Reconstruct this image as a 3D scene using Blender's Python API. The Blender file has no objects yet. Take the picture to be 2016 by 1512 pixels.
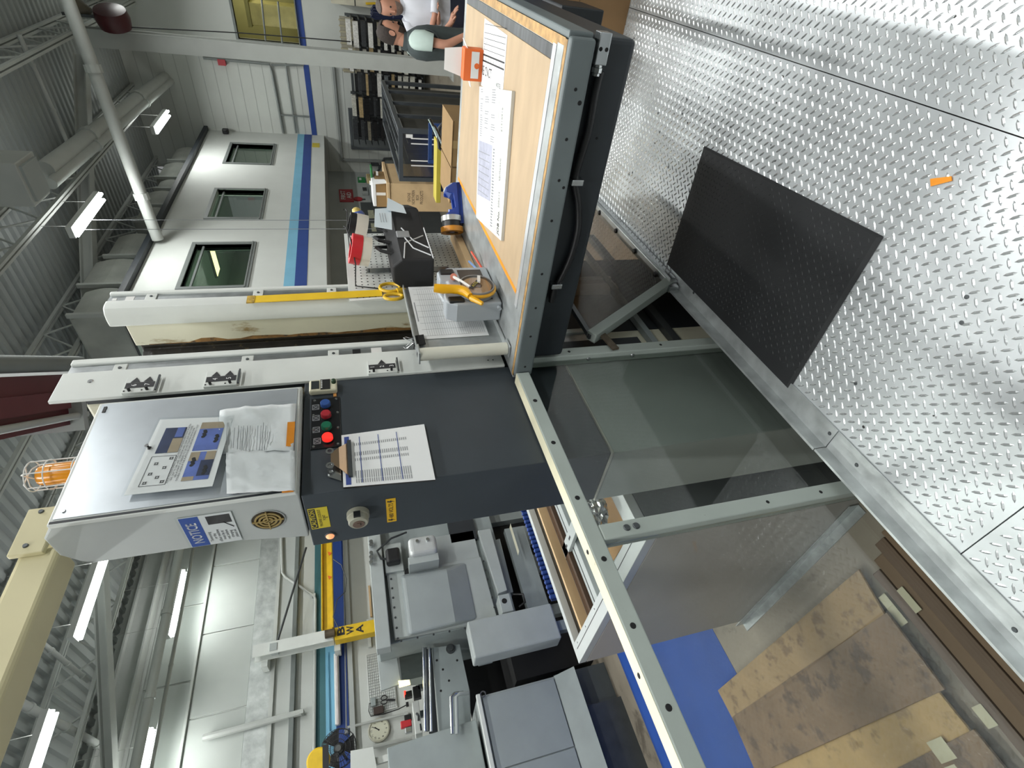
import bpy, bmesh, math, random
from mathutils import Vector, Matrix
random.seed(11)
S = bpy.context.scene
COL = S.collection
V = Vector
# ---------------------------------------------------------------- camera (portrait photo stored on its side)
F = 1000.47
RC = ((-0.26571416, -0.12306168, -0.95616516), (-0.66137013, 0.74488874, 0.0879222), (0.70141681, 0.65574125, -0.2793168))
EYE = V((0, 0, 1.5))
def U(px, py, **k):
    """point seen at photo pixel (px, py) on the plane X=, Y= or Z= given"""
    a, b = px - 1008, py - 756
    d = V([RC[0][i] * a + RC[1][i] * b + RC[2][i] * F for i in range(3)])
    ax, val = list(k.items())[0]; i = 'XYZ'.index(ax)
    return EYE + d * ((val - EYE[i]) / d[i])
cam = bpy.data.cameras.new('camera'); cam_o = bpy.data.objects.new('camera', cam); COL.objects.link(cam_o)
cam.sensor_fit = 'HORIZONTAL'; cam.sensor_width = 36; cam.lens = 36 * F / 2016; cam.clip_start = .02; cam.clip_end = 80
m = Matrix.Identity(4)
for i in range(3):
    m[i][0], m[i][1], m[i][2], m[i][3] = RC[0][i], -RC[1][i], -RC[2][i], EYE[i]
cam_o.matrix_world = m
S.camera = cam_o
w = bpy.data.worlds.new('world'); S.world = w; w.use_nodes = True
w.node_tree.nodes['Background'].inputs[0].default_value = (.86, .88, .88, 1)
w.node_tree.nodes['Background'].inputs[1].default_value = .25
S.view_settings.view_transform = 'Standard'; S.view_settings.look = 'None'
S.view_settings.exposure = .12; S.view_settings.gamma = 1; S.view_settings.use_curve_mapping = False
LAMP_W = 46          # watts of one four-foot fixture
def lamp(x, y, z, lx, ly, wt):
    l = bpy.data.lights.new('tube_or_roof_fill', 'AREA'); l.shape = 'RECTANGLE'; l.size = lx; l.size_y = ly; l.energy = wt
    l.color = (1, 1, .985); l.spread = math.radians(170)
    o = bpy.data.objects.new('tube_or_roof_fill', l); COL.objects.link(o); o.location = (x, y, z); return o
FIX = [(8.15, 3.62), (12.75, 3.7), (4.15, 6.75), (2.2, 6.75), (5.3, 9.45), (2.75, 9.45), (6.2, 6.75),
       (4.0, 3.62), (1.6, 3.62), (-.6, 3.62), (5.4, .6), (3.2, .6), (1.0, .6), (-1.2, .6), (8.6, .6), (4.4, -2.4), (2.0, -2.4), (-.4, -2.4), (9, -2.4), (12.5, .6), (-2.8, 6.75), (-2.8, 3.62)]
FZ = 5.0
for x, y in FIX:
    lamp(x, y, FZ - .09, 1.16, .16, LAMP_W * (.33 if y > 9 else .75 if 3 < y < 4 else 1.32 if y < 1 and x < 7 else 1))
    up = lamp(x, y, FZ + .07, 1.16, .12, LAMP_W * .075); up.rotation_euler = (math.pi, 0, 0)      # added upward lamp to brighten the roof, not a modelled fixture part
# ---------------------------------------------------------------- helpers
def lin(c): return c / 12.92 if c <= .04045 else ((c + .055) / 1.055) ** 2.4
def rgb(h): return tuple(lin(int(h[i:i + 2], 16) / 255) for i in (0, 2, 4)) + (1,)
MATS = {}
def mat(name, col, rough=.5, metal=0, var=.12, scale=6, bump=0, bscale=60, dirt=None, stretch=(1, 1, 1), emit=0, spec=.5):
    if name in MATS: return MATS[name]
    m = bpy.data.materials.new(name); m.use_nodes = True; nt = m.node_tree; N = nt.nodes; L = nt.links
    b = N['Principled BSDF']; c = rgb(col)
    b.inputs['Roughness'].default_value = rough; b.inputs['Metallic'].default_value = metal
    b.inputs['Specular IOR Level'].default_value = spec
    b.inputs['Base Color'].default_value = c
    if emit:
        b.inputs['Emission Color'].default_value = c; b.inputs['Emission Strength'].default_value = emit
    if var or dirt or bump:
        tc = N.new('ShaderNodeTexCoord'); mp = N.new('ShaderNodeMapping'); mp.inputs['Scale'].default_value = stretch
        L.new(tc.outputs['Object'], mp.inputs[0])
        nz = N.new('ShaderNodeTexNoise'); nz.inputs['Scale'].default_value = scale; nz.inputs['Detail'].default_value = 6
        L.new(mp.outputs[0], nz.inputs['Vector'])
        rp = N.new('ShaderNodeValToRGB'); rp.color_ramp.elements[0].position = .3; rp.color_ramp.elements[1].position = .7
        rp.color_ramp.elements[0].color = tuple(max(0, x * (1 - var)) for x in c[:3]) + (1,)
        rp.color_ramp.elements[1].color = tuple(min(1, x * (1 + var)) for x in c[:3]) + (1,)
        L.new(nz.outputs['Fac'], rp.inputs[0]); out = rp.outputs[0]
        if dirt:
            dc, th, ds = dirt
            n2 = N.new('ShaderNodeTexNoise'); n2.inputs['Scale'].default_value = ds; n2.inputs['Detail'].default_value = 8; n2.inputs['Roughness'].default_value = .65
            L.new(mp.outputs[0], n2.inputs['Vector'])
            r2 = N.new('ShaderNodeValToRGB'); r2.color_ramp.elements[0].position = th; r2.color_ramp.elements[1].position = min(1, th + .08)
            L.new(n2.outputs['Fac'], r2.inputs[0])
            mx = N.new('ShaderNodeMixRGB'); mx.inputs[2].default_value = rgb(dc)
            L.new(r2.outputs[0], mx.inputs[0]); L.new(out, mx.inputs[1]); out = mx.outputs[0]
        L.new(out, b.inputs['Base Color'])
        if bump:
            n3 = N.new('ShaderNodeTexNoise'); n3.inputs['Scale'].default_value = bscale; n3.inputs['Detail'].default_value = 4
            L.new(mp.outputs[0], n3.inputs['Vector'])
            bp = N.new('ShaderNodeBump'); bp.inputs['Strength'].default_value = bump; bp.inputs['Distance'].default_value = .004
            L.new(n3.outputs['Fac'], bp.inputs['Height']); L.new(bp.outputs[0], b.inputs['Normal'])
    MATS[name] = m; return m
def clear(name, tint='ffffff', rough=.02, ior=1.5, keep=1.0):
    """thin clear sheet: transparent, with the reflection of its two faces"""
    if name in MATS: return MATS[name]
    m = bpy.data.materials.new(name); m.use_nodes = True; nt = m.node_tree; N = nt.nodes; L = nt.links
    N.remove(N['Principled BSDF'])
    t = N.new('ShaderNodeBsdfTransparent'); t.inputs[0].default_value = rgb(tint)
    g = N.new('ShaderNodeBsdfGlossy'); g.inputs['Roughness'].default_value = rough
    f = N.new('ShaderNodeLayerWeight'); f.inputs['Blend'].default_value = .5
    p = N.new('ShaderNodeMath'); p.operation = 'POWER'; p.inputs[1].default_value = 4; L.new(f.outputs['Facing'], p.inputs[0])
    k = N.new('ShaderNodeMath'); k.operation = 'MULTIPLY_ADD'; k.inputs[1].default_value = .8; k.inputs[2].default_value = ((ior - 1) / (ior + 1)) ** 2; L.new(p.outputs[0], k.inputs[0])
    x = N.new('ShaderNodeMixShader'); L.new(k.outputs[0], x.inputs[0]); L.new(t.outputs[0], x.inputs[1]); L.new(g.outputs[0], x.inputs[2])
    L.new(x.outputs[0], N['Material Output'].inputs[0]); MATS[name] = m; return m

class MB:
    """collects shapes of one mesh, in world (or root) coordinates"""
    def __init__(s): s.v = []; s.f = []
    def add(s, vs, fs):
        n = len(s.v); s.v += [tuple(v) for v in vs]; s.f += [tuple(i + n for i in f) for f in fs]; return s
    def box(s, x0, x1, y0, y1, z0, z1):
        return s.hexa([(x0, y0, z0), (x1, y0, z0), (x1, y1, z0), (x0, y1, z0)], [(x0, y0, z1), (x1, y0, z1), (x1, y1, z1), (x0, y1, z1)])
    def hexa(s, a, b):
        n = len(a)
        return s.add(list(a) + list(b), [tuple(range(n))[::-1], tuple(range(n, 2 * n))] + [(i, (i + 1) % n, n + (i + 1) % n, n + i) for i in range(n)])
    def prism(s, pts, vec):
        vec = V(vec); return s.hexa([V(p) for p in pts], [V(p) + vec for p in pts])
    def bar(s, p0, p1, w, h, up=(0, 0, 1)):
        p0, p1 = V(p0), V(p1); d = (p1 - p0).normalized(); up = V(up)
        a = d.cross(up)
        if a.length < 1e-4: a = d.cross(V((1, 0, 0)))
        a.normalize(); b = a.cross(d).normalized()
        q = [a * w / 2 + b * h / 2, -a * w / 2 + b * h / 2, -a * w / 2 - b * h / 2, a * w / 2 - b * h / 2]
        return s.hexa([p0 + x for x in q], [p1 + x for x in q])
    def tube(s, pts, r, n=8, closed=False):
        pts = [V(p) for p in pts]; k = len(pts); rings = []; prev = None
        rr = r if isinstance(r, (list, tuple)) else [r] * k
        for i, p in enumerate(pts):
            if closed: t = pts[(i + 1) % k] - pts[i - 1]
            else: t = pts[min(i + 1, k - 1)] - pts[max(i - 1, 0)]
            t.normalize()
            if prev is None:
                a = t.cross(V((0, 0, 1)))
                if a.length < 1e-3: a = t.cross(V((1, 0, 0)))
            else: a = prev - t * prev.dot(t)
            a.normalize(); prev = a; b = t.cross(a)
            rings.append([p + (a * math.cos(2 * math.pi * j / n) + b * math.sin(2 * math.pi * j / n)) * rr[i] for j in range(n)])
        vs = [v for r_ in rings for v in r_]; fs = []
        for i in range(k if closed else k - 1):
            i2 = (i + 1) % k
            fs += [(i * n + j, i * n + (j + 1) % n, i2 * n + (j + 1) % n, i2 * n + j) for j in range(n)]
        if not closed: fs += [tuple(range(n))[::-1], tuple(range((k - 1) * n, k * n))]
        return s.add(vs, fs)
    def cyl(s, p0, p1, r, n=16): return s.tube([p0, p1], r, n)
    def lathe(s, prof, o, axis, n=20, closed=False):
        """prof: (radius, height) along axis from o"""
        o = V(o); ax = V(axis).normalized(); a = ax.cross(V((0, 0, 1)))
        if a.length < 1e-3: a = ax.cross(V((1, 0, 0)))
        a.normalize(); b = ax.cross(a)
        vs = [o + ax * h + (a * math.cos(2 * math.pi * j / n) + b * math.sin(2 * math.pi * j / n)) * r for r, h in prof for j in range(n)]
        k = len(prof); fs = []
        for i in range(k if closed else k - 1):
            i2 = (i + 1) % k
            fs += [(i * n + j, i * n + (j + 1) % n, i2 * n + (j + 1) % n, i2 * n + j) for j in range(n)]
        if not closed: fs += [tuple(range(n))[::-1], tuple(range((k - 1) * n, k * n))]
        return s.add(vs, fs)
    def loft(s, rings, cap=True):
        n = len(rings[0]); k = len(rings); fs = []
        for i in range(k - 1):
            fs += [(i * n + j, i * n + (j + 1) % n, (i + 1) * n + (j + 1) % n, (i + 1) * n + j) for j in range(n)]
        if cap: fs += [tuple(range(n))[::-1], tuple(range((k - 1) * n, k * n))]
        return s.add([v for r in rings for v in r], fs)
    def sheet(s, grid):
        h, w = len(grid), len(grid[0])
        return s.add([p for r in grid for p in r], [(i * w + j, i * w + j + 1, (i + 1) * w + j + 1, (i + 1) * w + j) for i in range(h - 1) for j in range(w - 1)])
    def ball(s, c, r, n=10, sc=(1, 1, 1)):
        c = V(c); rings = []
        for i in range(1, n):
            t = math.pi * i / n
            rings.append([c + V((math.sin(t) * math.cos(2 * math.pi * j / (n * 2)) * r * sc[0], math.sin(t) * math.sin(2 * math.pi * j / (n * 2)) * r * sc[1], -math.cos(t) * r * sc[2])) for j in range(2 * n)])
        return s.loft(rings)

def props(o, label=None, cat=None, group=None, kind=None):
    if label: o['label'] = label
    if cat: o['category'] = cat
    if group: o['group'] = group
    if kind: o['kind'] = kind
    return o
def root_of(o):
    while o.parent: o = o.parent
    return o
def mk(name, mb, material, parent=None, bevel=0, smooth=False, fix=True, label=None, cat=None, group=None, kind=None, seg=2):
    me = bpy.data.meshes.new(name)
    vs = mb.v
    if parent is not None: org = V(root_of(parent)['_o']) if '_o' in root_of(parent) else V((0, 0, 0))
    else:
        lo = [min(v[i] for v in vs) for i in range(3)]; hi = [max(v[i] for v in vs) for i in range(3)]
        org = V(((lo[0] + hi[0]) / 2, (lo[1] + hi[1]) / 2, lo[2]))
    me.from_pydata([(v[0] - org[0], v[1] - org[1], v[2] - org[2]) for v in vs], [], mb.f)
    if fix:
        bm = bmesh.new(); bm.from_mesh(me); bmesh.ops.recalc_face_normals(bm, faces=bm.faces); bm.to_mesh(me); bm.free()
    me.materials.append(material)
    if smooth:
        me.shade_smooth(); me.set_sharp_from_angle(angle=math.radians(38))
    o = bpy.data.objects.new(name, me); COL.objects.link(o)
    if parent is not None: o.parent = parent
    else: o.location = org; o['_o'] = tuple(org)
    if bevel:
        b = o.modifiers.new('bevel', 'BEVEL'); b.width = bevel; b.segments = seg; b.limit_method = 'ANGLE'; b.angle_limit = math.radians(40)
        b.harden_normals = False
    return props(o, label, cat, group, kind)
def thing(name, label, cat, loc=(0, 0, 0), group=None, kind=None):
    o = bpy.data.objects.new(name, None); COL.objects.link(o); o.location = loc; o['_o'] = tuple(loc); o.empty_display_size = .1
    return props(o, label, cat, group, kind)
def kids(o): return KIDS.get(o.name, [])
def dup(o, loc=None, rotz=None, label=None, parent=None):
    c = o.copy(); COL.objects.link(c)
    if parent is not None: c.parent = parent
    if loc is not None: c.location = loc
    if rotz is not None: c.rotation_euler = (0, 0, rotz)
    if label: c['label'] = label
    for ch in [x for x in bpy.data.objects if x.parent == o]: dup(ch, parent=c)
    return c
def text(parent, s, p, right, up, size, material, name='lettering', width=None, align='CENTER', ext=.0004, bold=0):
    cu = bpy.data.curves.new('t', 'FONT'); cu.body = s; cu.size = size; cu.align_x = align; cu.align_y = 'CENTER'; cu.resolution_u = 2; cu.offset = bold * size
    cu.space_line = .95
    t = bpy.data.objects.new('t', cu); COL.objects.link(t)
    me = bpy.data.meshes.new_from_object(t.evaluated_get(bpy.context.evaluated_depsgraph_get()))
    bpy.data.objects.remove(t); bpy.data.curves.remove(cu)
    r, u = V(right).normalized(), V(up).normalized(); n = r.cross(u).normalized(); p = V(p)
    xs = [v.co.x for v in me.vertices] or [0]; k = 1
    if width: k = width / max(1e-6, max(xs) - min(xs))
    org = V(root_of(parent)['_o'])
    for v in me.vertices: v.co = p + r * (v.co.x * k) + u * v.co.y + n * ext - org
    me.materials.clear(); me.materials.append(material)
    o = bpy.data.objects.new(name, me); COL.objects.link(o); o.parent = parent; return o
def quad(mb, p, r, u, x0, x1, y0, y1, off=.0004, th=.0002):
    """a thin printed patch on the plane through p spanned by unit vectors r (right) and u (up)"""
    r, u = V(r), V(u); n = r.cross(u).normalized(); p = V(p) + n * off
    q = [p + r * x0 + u * y0, p + r * x1 + u * y0, p + r * x1 + u * y1, p + r * x0 + u * y1]
    return mb.prism(q, n * th)
# ---------------------------------------------------------------- materials
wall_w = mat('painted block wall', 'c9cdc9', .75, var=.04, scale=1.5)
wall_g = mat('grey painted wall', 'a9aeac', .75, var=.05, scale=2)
white_p = mat('white machine paint', 'cfd3cf', .45, var=.05, scale=5, dirt=('8d8f84', .74, 7))
cream_p = mat('cream greasy paint', 'cfcdb8', .5, var=.14, scale=5, dirt=('8a7446', .60, 9), stretch=(1, 1, .35))
grease = mat('black grease', '1d1a15', .35, var=.5, scale=14, dirt=('4f452f', .62, 20), bump=.6, bscale=40)
grey_p = mat('light grey machine paint', 'a3aaa9', .5, var=.07, scale=4, dirt=('6d706a', .72, 8))
grey2 = mat('grey machine paint', '8b9494', .5, var=.08, scale=4, dirt=('4a4d4b', .73, 7))
slate = mat('dark slate paint', '373e44', .5, var=.10, scale=5, dirt=('59616a', .72, 4))
slate2 = mat('charcoal paint', '272c31', .55, var=.1, scale=6)
apron = mat('apron grey paint', '656e6f', .5, var=.08, scale=6, dirt=('474b49', .72, 14))
blk = mat('black plastic', '17181a', .45, var=.1)
rub = mat('black rubber', '1e1f21', .7, var=.1, scale=20)
alu = mat('brushed aluminium', 'b6babc', .38, 1, var=.15, scale=20, stretch=(1, .1, 1))
zinc = mat('galvanised steel', 'b4b9b9', .38, .6, var=.2, scale=14, bump=.15)
steel = mat('bright steel', 'b9bcbd', .25, 1, var=.08)
dsteel = mat('dark steel', '55595b', .45, .7, var=.15)
tread_m = mat('tread plate steel', 'c6cbcd', .36, .5, var=.16, scale=5, dirt=('6d7172', .70, 3.5))
lug_m = mat('tread lugs', 'cdd1d2', .27, .75, var=.05)
mdf = mat('brown hardboard', 'b09a7c', .6, var=.09, scale=14, dirt=('8d7049', .76, 30), stretch=(1, .35, 1))
wood = mat('pine', 'bfa27a', .65, var=.15, scale=9, stretch=(.2, 1, 1))
card = mat('cardboard', '93734e', .75, var=.08, scale=6)
paper = mat('white paper', 'e3e5e5', .7, var=.02, scale=3)
ink = mat('black ink', '26272a', .7, var=0)
inkg = mat('grey ink', '85888b', .7, var=0)
orange = mat('orange tape', 'e8901c', .6, var=.08, scale=12)
yellow = mat('yellow paint', 'd9b41f', .5, var=.1, scale=8)
ylabel = mat('yellow label', 'cdbb35', .5, var=.06)
blue_d = mat('dark blue paint', '27458c', .55, var=.06, scale=3)
blue_l = mat('pale blue paint', '79b4d0', .6, var=.05, scale=3)
teal_d = mat('dark teal paint', '3f6f76', .6, var=.05, scale=3)
red = mat('red plastic', 'c23038', .35, var=.05)
roof = mat('roof paint', '9da3a1', .7, var=.06, scale=1)
roof_l = mat('roof steel white paint', 'b2b6b2', .6, var=.05, scale=3)
roof_d = mat('unlit roof gap', '23272b', .9, var=.1)
# ---------------------------------------------------------------- floors
fl = MB().box(-9, 15.2, -9, 10.2, -.80, -.70)
floor = mk('floor', fl, mat('concrete', '8a8274', .45, var=.12, scale=2.5, dirt=('655e53', .56, 3)), kind='structure', label='grey-tan concrete shop floor below the raised platform')
mk('painted_lane', MB().box(-9, 3.2, 3.46, 5.24, -.70, -.698), mat('blue floor paint', '2c4f9a', .3, var=.08, scale=3, dirt=('223c75', .68, 6)), floor)
deck = thing('raised_floor', 'raised platform floor of steel tread plate', None, (0, 0, 0), kind='structure')
PL = [(-3, 3.05, -3.2, .199), (-3, .335, .202, 1.168), (.338, 3.05, .202, 1.168)]
for x0, x1, y0, y1 in PL:
    pl = mk('tread_plate', MB().box(x0, x1, y0, y1, -.008, 0), tread_m, deck)
    vs, fs = [], []
    p = .0257; s2 = math.sqrt(.5)
    for i in range(-170, 170):
        for j in range(-170, 170):
            cx, cy = (i - j) * p * s2, (i + j) * p * s2
            if not (max(x0, -1.1) + .012 < cx < x1 - .012 and max(y0, -1.35) + .012 < cy < min(y1 - .012, 1.085 if cx < 1.9 else 9)): continue
            if (cx - .2) ** 2 + (cy - .1) ** 2 < .0: continue
            a = (s2, s2) if (i + j) % 2 else (s2, -s2); b = (-a[1], a[0])
            n = len(vs)
            for t, q, z in ((-1, 0, 0), (-.45, -1, 0), (.45, -1, 0), (1, 0, 0), (.45, 1, 0), (-.45, 1, 0), (-.45, 0, .0022), (.45, 0, .0022)):
                u_, v_ = t * .0150, q * .0037
                vs.append((cx + a[0] * u_ + b[0] * v_, cy + a[1] * u_ + b[1] * v_, z))
            fs += [(n, n + 1, n + 6), (n + 1, n + 2, n + 7, n + 6), (n + 2, n + 3, n + 7), (n + 3, n + 4, n + 7), (n + 4, n + 5, n + 6, n + 7), (n + 5, n, n + 6)]
    lb = MB(); lb.v, lb.f = vs, fs
    mk('raised_tread', lb, lug_m, pl, fix=False, kind='stuff')
    sk = MB()
    for _ in range(14):
        sx, sy = random.uniform(max(x0, -.6) + .1, x1 - .1), random.uniform(max(y0, -1) + .05, min(y1, 1.08) - .05)
        sk.lathe([(.006, 0), (.006, .0012), (.002, .0014)], (sx, sy, 0), (0, 0, 1), 10)
    mk('screw', sk, dsteel, pl, kind='stuff')
    fk = MB()
    for _ in range(46):
        sx, sy, sr = random.uniform(max(x0, -.2), x1 - .05), random.uniform(max(y0, -.9) + .02, min(y1, 1.08) - .02), random.uniform(.0025, .008)
        fk.prism([(sx + sr * random.uniform(.4, 1) * math.cos(a_), sy + sr * random.uniform(.4, 1) * math.sin(a_), .0001) for a_ in (0, 1.1, 2.2, 3.3, 4.4, 5.4)], (0, 0, .0006))
    mk('dirt_fleck', fk, mat('dirt fleck', '2e2d2c', .8, var=0), pl, kind='stuff')
mk('platform_fascia', MB().box(-3, 3.05, 1.14, 1.168, -.7, -.0085), slate2, deck)
mk('platform_fascia', MB().box(3.0, 3.05, -3.2, 1.138, -.7, -.0085), slate2, deck)
# ---------------------------------------------------------------- walls
def holes_wall(mb, axis, c0, c1, a0, a1, z0, z1, holes):
    """slab between c0 and c1 on the given axis; holes = (a_lo, a_hi, z_lo, z_hi)"""
    A = sorted({a0, a1, *[h[0] for h in holes], *[h[1] for h in holes]}); Z = sorted({z0, z1, *[h[2] for h in holes], *[h[3] for h in holes]})
    for i in range(len(A) - 1):
        run = None
        for k in range(len(Z)):
            inside = k < len(Z) - 1 and not any(h[0] <= A[i] and A[i + 1] <= h[1] and h[2] <= Z[k] and Z[k + 1] <= h[3] for h in holes)
            if inside and run is None: run = Z[k]
            if not inside and run is not None:
                if axis == 'X': mb.box(c0, c1, A[i], A[i + 1], run, Z[k])
                else: mb.box(A[i], A[i + 1], c0, c1, run, Z[k])
                run = None
WIN = [(12.78, 14.06, 3.08, 3.98), (9.97, 11.27, 3.09, 3.95), (7.56, 8.93, 3.12, 3.98)]
mb = MB(); holes_wall(mb, 'Y', 4.5, 4.62, 7.15, 15, 1.92, 4.62, [(a, b, c, d) for a, b, c, d in WIN])
wm = mk('wall_upper_office', mb, wall_w, kind='structure', label='white office wall on the upper level with two blue stripes')
mk('stripe', MB().box(7.15, 15, 4.494, 4.4995, 2.40, 2.56), blue_l, wm)
mk('stripe', MB().box(7.15, 15, 4.494, 4.4995, 2.22, 2.40), blue_d, wm)
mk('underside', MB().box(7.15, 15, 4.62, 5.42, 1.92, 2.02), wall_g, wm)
mk('yellow_notice', MB().box(*sorted((U(620, 282, Y=4.5).x, U(620, 290, Y=4.5).x)), 4.493, 4.4995, 2.03, 2.2), ylabel, wm)
glass = clear('window glass', 'c6d0cb', .03, 1.55)
office = mat('office green-grey wall', '9aa79d', .8, var=.05, scale=2)
fr_m = mat('aluminium window frame', '7d8381', .5, .3, var=.05)
for k, (a, b, c, d) in enumerate(WIN):
    wt = thing('window_%d' % (k + 1), 'grey framed office window, %s of the three above the blue stripes' % ('furthest', 'middle', 'nearest')[k], None, (a, 4.5, c), kind='structure')
    f = MB(); e = .06
    f.box(a - e, b + e, 4.48, 4.60, d, d + e).box(a - e, b + e, 4.48, 4.60, c - e, c).box(a - e, a, 4.48, 4.60, c, d).box(b, b + e, 4.48, 4.60, c, d)
    mk('window_frame', f, fr_m, wt)
    mk('pane', MB().box(a, b, 4.565, 4.575, c, d), glass, wt)
    mk('mullion', MB().box(a, b, 4.53, 4.56, d - .12, d - .09), fr_m, wt)
    mk('sill', MB().box(a - e, b + e, 4.47, 4.60, c - .02, c), fr_m, wt)
wo = mk('wall_office_inner', MB().box(7.15, 15, 7.4, 7.5, 2.05, 4.6), office, kind='structure')
mk('ceiling_office', MB().box(7.15, 15, 4.63, 7.4, 4.55, 4.62), office, wo)
mk('floor_office', MB().box(7.15, 15, 5.42, 7.4, 1.95, 2.04), office, wo)
mk('wall_side', MB().box(7.05, 7.15, 4.5, 7.5, 1.92, 4.62), office, wo)
lampy = mat('lit office panel', 'f2e7a0', .5, var=0, emit=6)
t = thing('office_ceiling_light', 'yellow lit ceiling panel inside the nearest office window', 'light', (8.6, 5.6, 4.45)); oq = U(424, 512, Z=4.49)
mk('housing', MB().box(oq.x - .2, oq.x + .2, oq.y - .35, oq.y + .35, 4.50, 4.55), fr_m, t); mk('diffuser', MB().box(oq.x - .17, oq.x + .17, oq.y - .32, oq.y + .32, 4.49, 4.50), lampy, t)
l = bpy.data.lights.new('office_light', 'AREA'); l.energy = 130; l.size = .8; l.color = (1, 1, .9); o = bpy.data.objects.new('office_light', l); COL.objects.link(o); o.location = (10, 6, 4.4)
# end wall with an opening into the next room
BW = (1.66, 2.5, 2.24, 3.53)
mb = MB(); holes_wall(mb, 'X', 15, 15.15, -9, 5.42, -.7, 6.3, [BW])
we = mk('wall_end', mb, mat('painted concrete block', 'c3c7c2', .75, var=.05, scale=1.2, bump=.2, bscale=9), kind='structure', label='white block end wall with blue stripe and a viewing window')
jb = MB()
for k in range(26):
    z = -.5 + .26 * k
    if z > 6.2: break
    for (ya, yb) in ((-3, 1.5), (2.7, 5.4)): jb.box(14.996, 15.0, ya, yb, z, z + .012)
mk('mortar_joint', jb, mat('joint paint', 'a9ada9', .8, var=.05), we, kind='stuff')
mk('stripe', MB().box(14.99, 14.999, -3, 5.4, 2.09, 2.215), blue_d, we)
sl = MB().box(14.95, 14.999, 2.55, 5.1, .93, 1.0); sl.box(14.95, 14.999, 5.04, 5.1, -.7, .93)
trim1 = MB()
y0, y1 = U(660, 135, X=15).y, U(672, 297, X=15).y
trim1.box(14.93, 14.999, 2.9, 5.12, 1.50, 1.56).box(14.93, 14.999, 5.06, 5.12, -.7, 1.5)
mk('trim_1', trim1, mat('grey door surround', '8c918f', .6, var=.05), we)
bf = MB(); e = .05
bf.box(14.96, 15.12, BW[0] - e, BW[1] + e, BW[3], BW[3] + e).box(14.96, 15.12, BW[1], BW[1] + e, BW[2], BW[3]).box(14.96, 15.12, BW[0] - e, BW[0], BW[2], BW[3]).box(14.94, 15.12, BW[0] - e, BW[1] + e, BW[2] - .02, BW[2])
wt = thing('window_4', 'wide viewing window into a yellow-lit room on the end wall', None, (15, 2, 2.2), kind='structure')
mk('window_frame', bf, fr_m, wt)
yr = mat('yellow room wall', '9f9c70', .8, var=.08, scale=2)
mk('room_beyond', MB().box(17.4, 17.5, .4, 4, 1.6, 4.4).box(15.15, 17.4, 3.4, 3.5, 1.6, 4.4).box(15.15, 17.4, .4, .5, 1.6, 4.4).box(15.15, 17.5, .4, 3.5, 1.6, 1.7).box(15.15, 17.5, .4, 3.5, 4.3, 4.4), yr, wt)
l = bpy.data.lights.new('room_light', 'AREA'); l.energy = 26; l.size = .8; l.color = (1, .96, .7); o = bpy.data.objects.new('room_light', l); COL.objects.link(o); o.location = (16.1, 1.6, 4.2)
rm = thing('rail_frame', 'white pipe rail in front of the yellow-lit room window', 'rail', (14.9, 2, 2.2))
mk('rail', MB().tube([U(515, 0, X=14.85), U(523, 80, X=14.85)], .02).tube([U(547, 3, X=14.85), U(556, 88, X=14.85)], .02), fr_m, rm)
db = thing('duct_box', 'pale square duct inside the yellow-lit room', 'duct', (16.2, 2, 2.2))
mk('duct', MB().box(15.9, 16.5, 1.9, 2.35, 1.7, 3.3), mat('pale duct', 'd7cf96', .6), db, bevel=.02); mk('flange', MB().box(15.86, 16.54, 1.86, 2.39, 3.3, 3.38), yr, db)
# recessed wall under the offices
mb = MB().box(7.15, 15.0, 5.42, 5.55, -.7, 2.02)
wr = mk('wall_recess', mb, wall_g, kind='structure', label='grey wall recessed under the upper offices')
# far left wall with tilt-up panels
wl = mk('wall_left', MB().box(-9, 15, 10.0, 10.2, -.7, 6.3), wall_w, kind='structure', label='long white far wall with panels and stripes behind the machines')
pm = mat('white wall panel', 'a9aeaa', .7, var=.06, scale=1.3)
xs = [U(190, 2000, Y=10)[0]]
for (z0, z1) in ((3.80, 4.66), (4.70, 5.42)):
    x = -3.2 + (.6 if z1 > 5 else 0); first = None
    while x < 9:
        if first is None: first = mk('wall_panel', MB().box(x + .012, x + 1.33, 9.975, 10.0, z0 + .01, z1 - .01), pm, wl, bevel=.006)
        else:
            c = first.copy(); COL.objects.link(c); c.location.x = x - (-3.2 + (.6 if z1 > 5 else 0))
        x += 1.345
mk('trim_2', MB().box(-6, 9, 9.93, 9.975, 4.66, 4.70), roof_l, wl)
ins = mat('foil insulation', 'a9aeac', .45, .3, var=.25, scale=6, bump=1, bscale=12)
mk('insulation_strip', MB().box(-6, 9, 9.93, 10.0, 3.46, 3.80), ins, wl)
mk('trim_3', MB().box(-6, 9, 9.86, 10.0, 3.06, 3.13), mat('grey channel', '6f7674', .6), wl)
mk('trim_4', MB().box(-6, 9, 9.92, 10.0, 3.40, 3.46), roof_l, wl)
for (z0, z1, mm) in ((2.58, 2.77, teal_d), (2.42, 2.58, blue_l), (2.22, 2.42, blue_d)): mk('stripe', MB().box(-6, 9, 9.985, 9.9995, z0, z1), mm, wl)
mk('trim_5', MB().box(-6, 9, 9.9, 10.0, 2.12, 2.20), wall_g, wl)
mk('wall_near', MB().box(-9, 15, -9.2, -9, -.7, 6.3), wall_w, kind='structure'); mk('wall_behind', MB().box(-9.2, -9, -9, 10, -.7, 6.3), wall_w, kind='structure')
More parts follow.
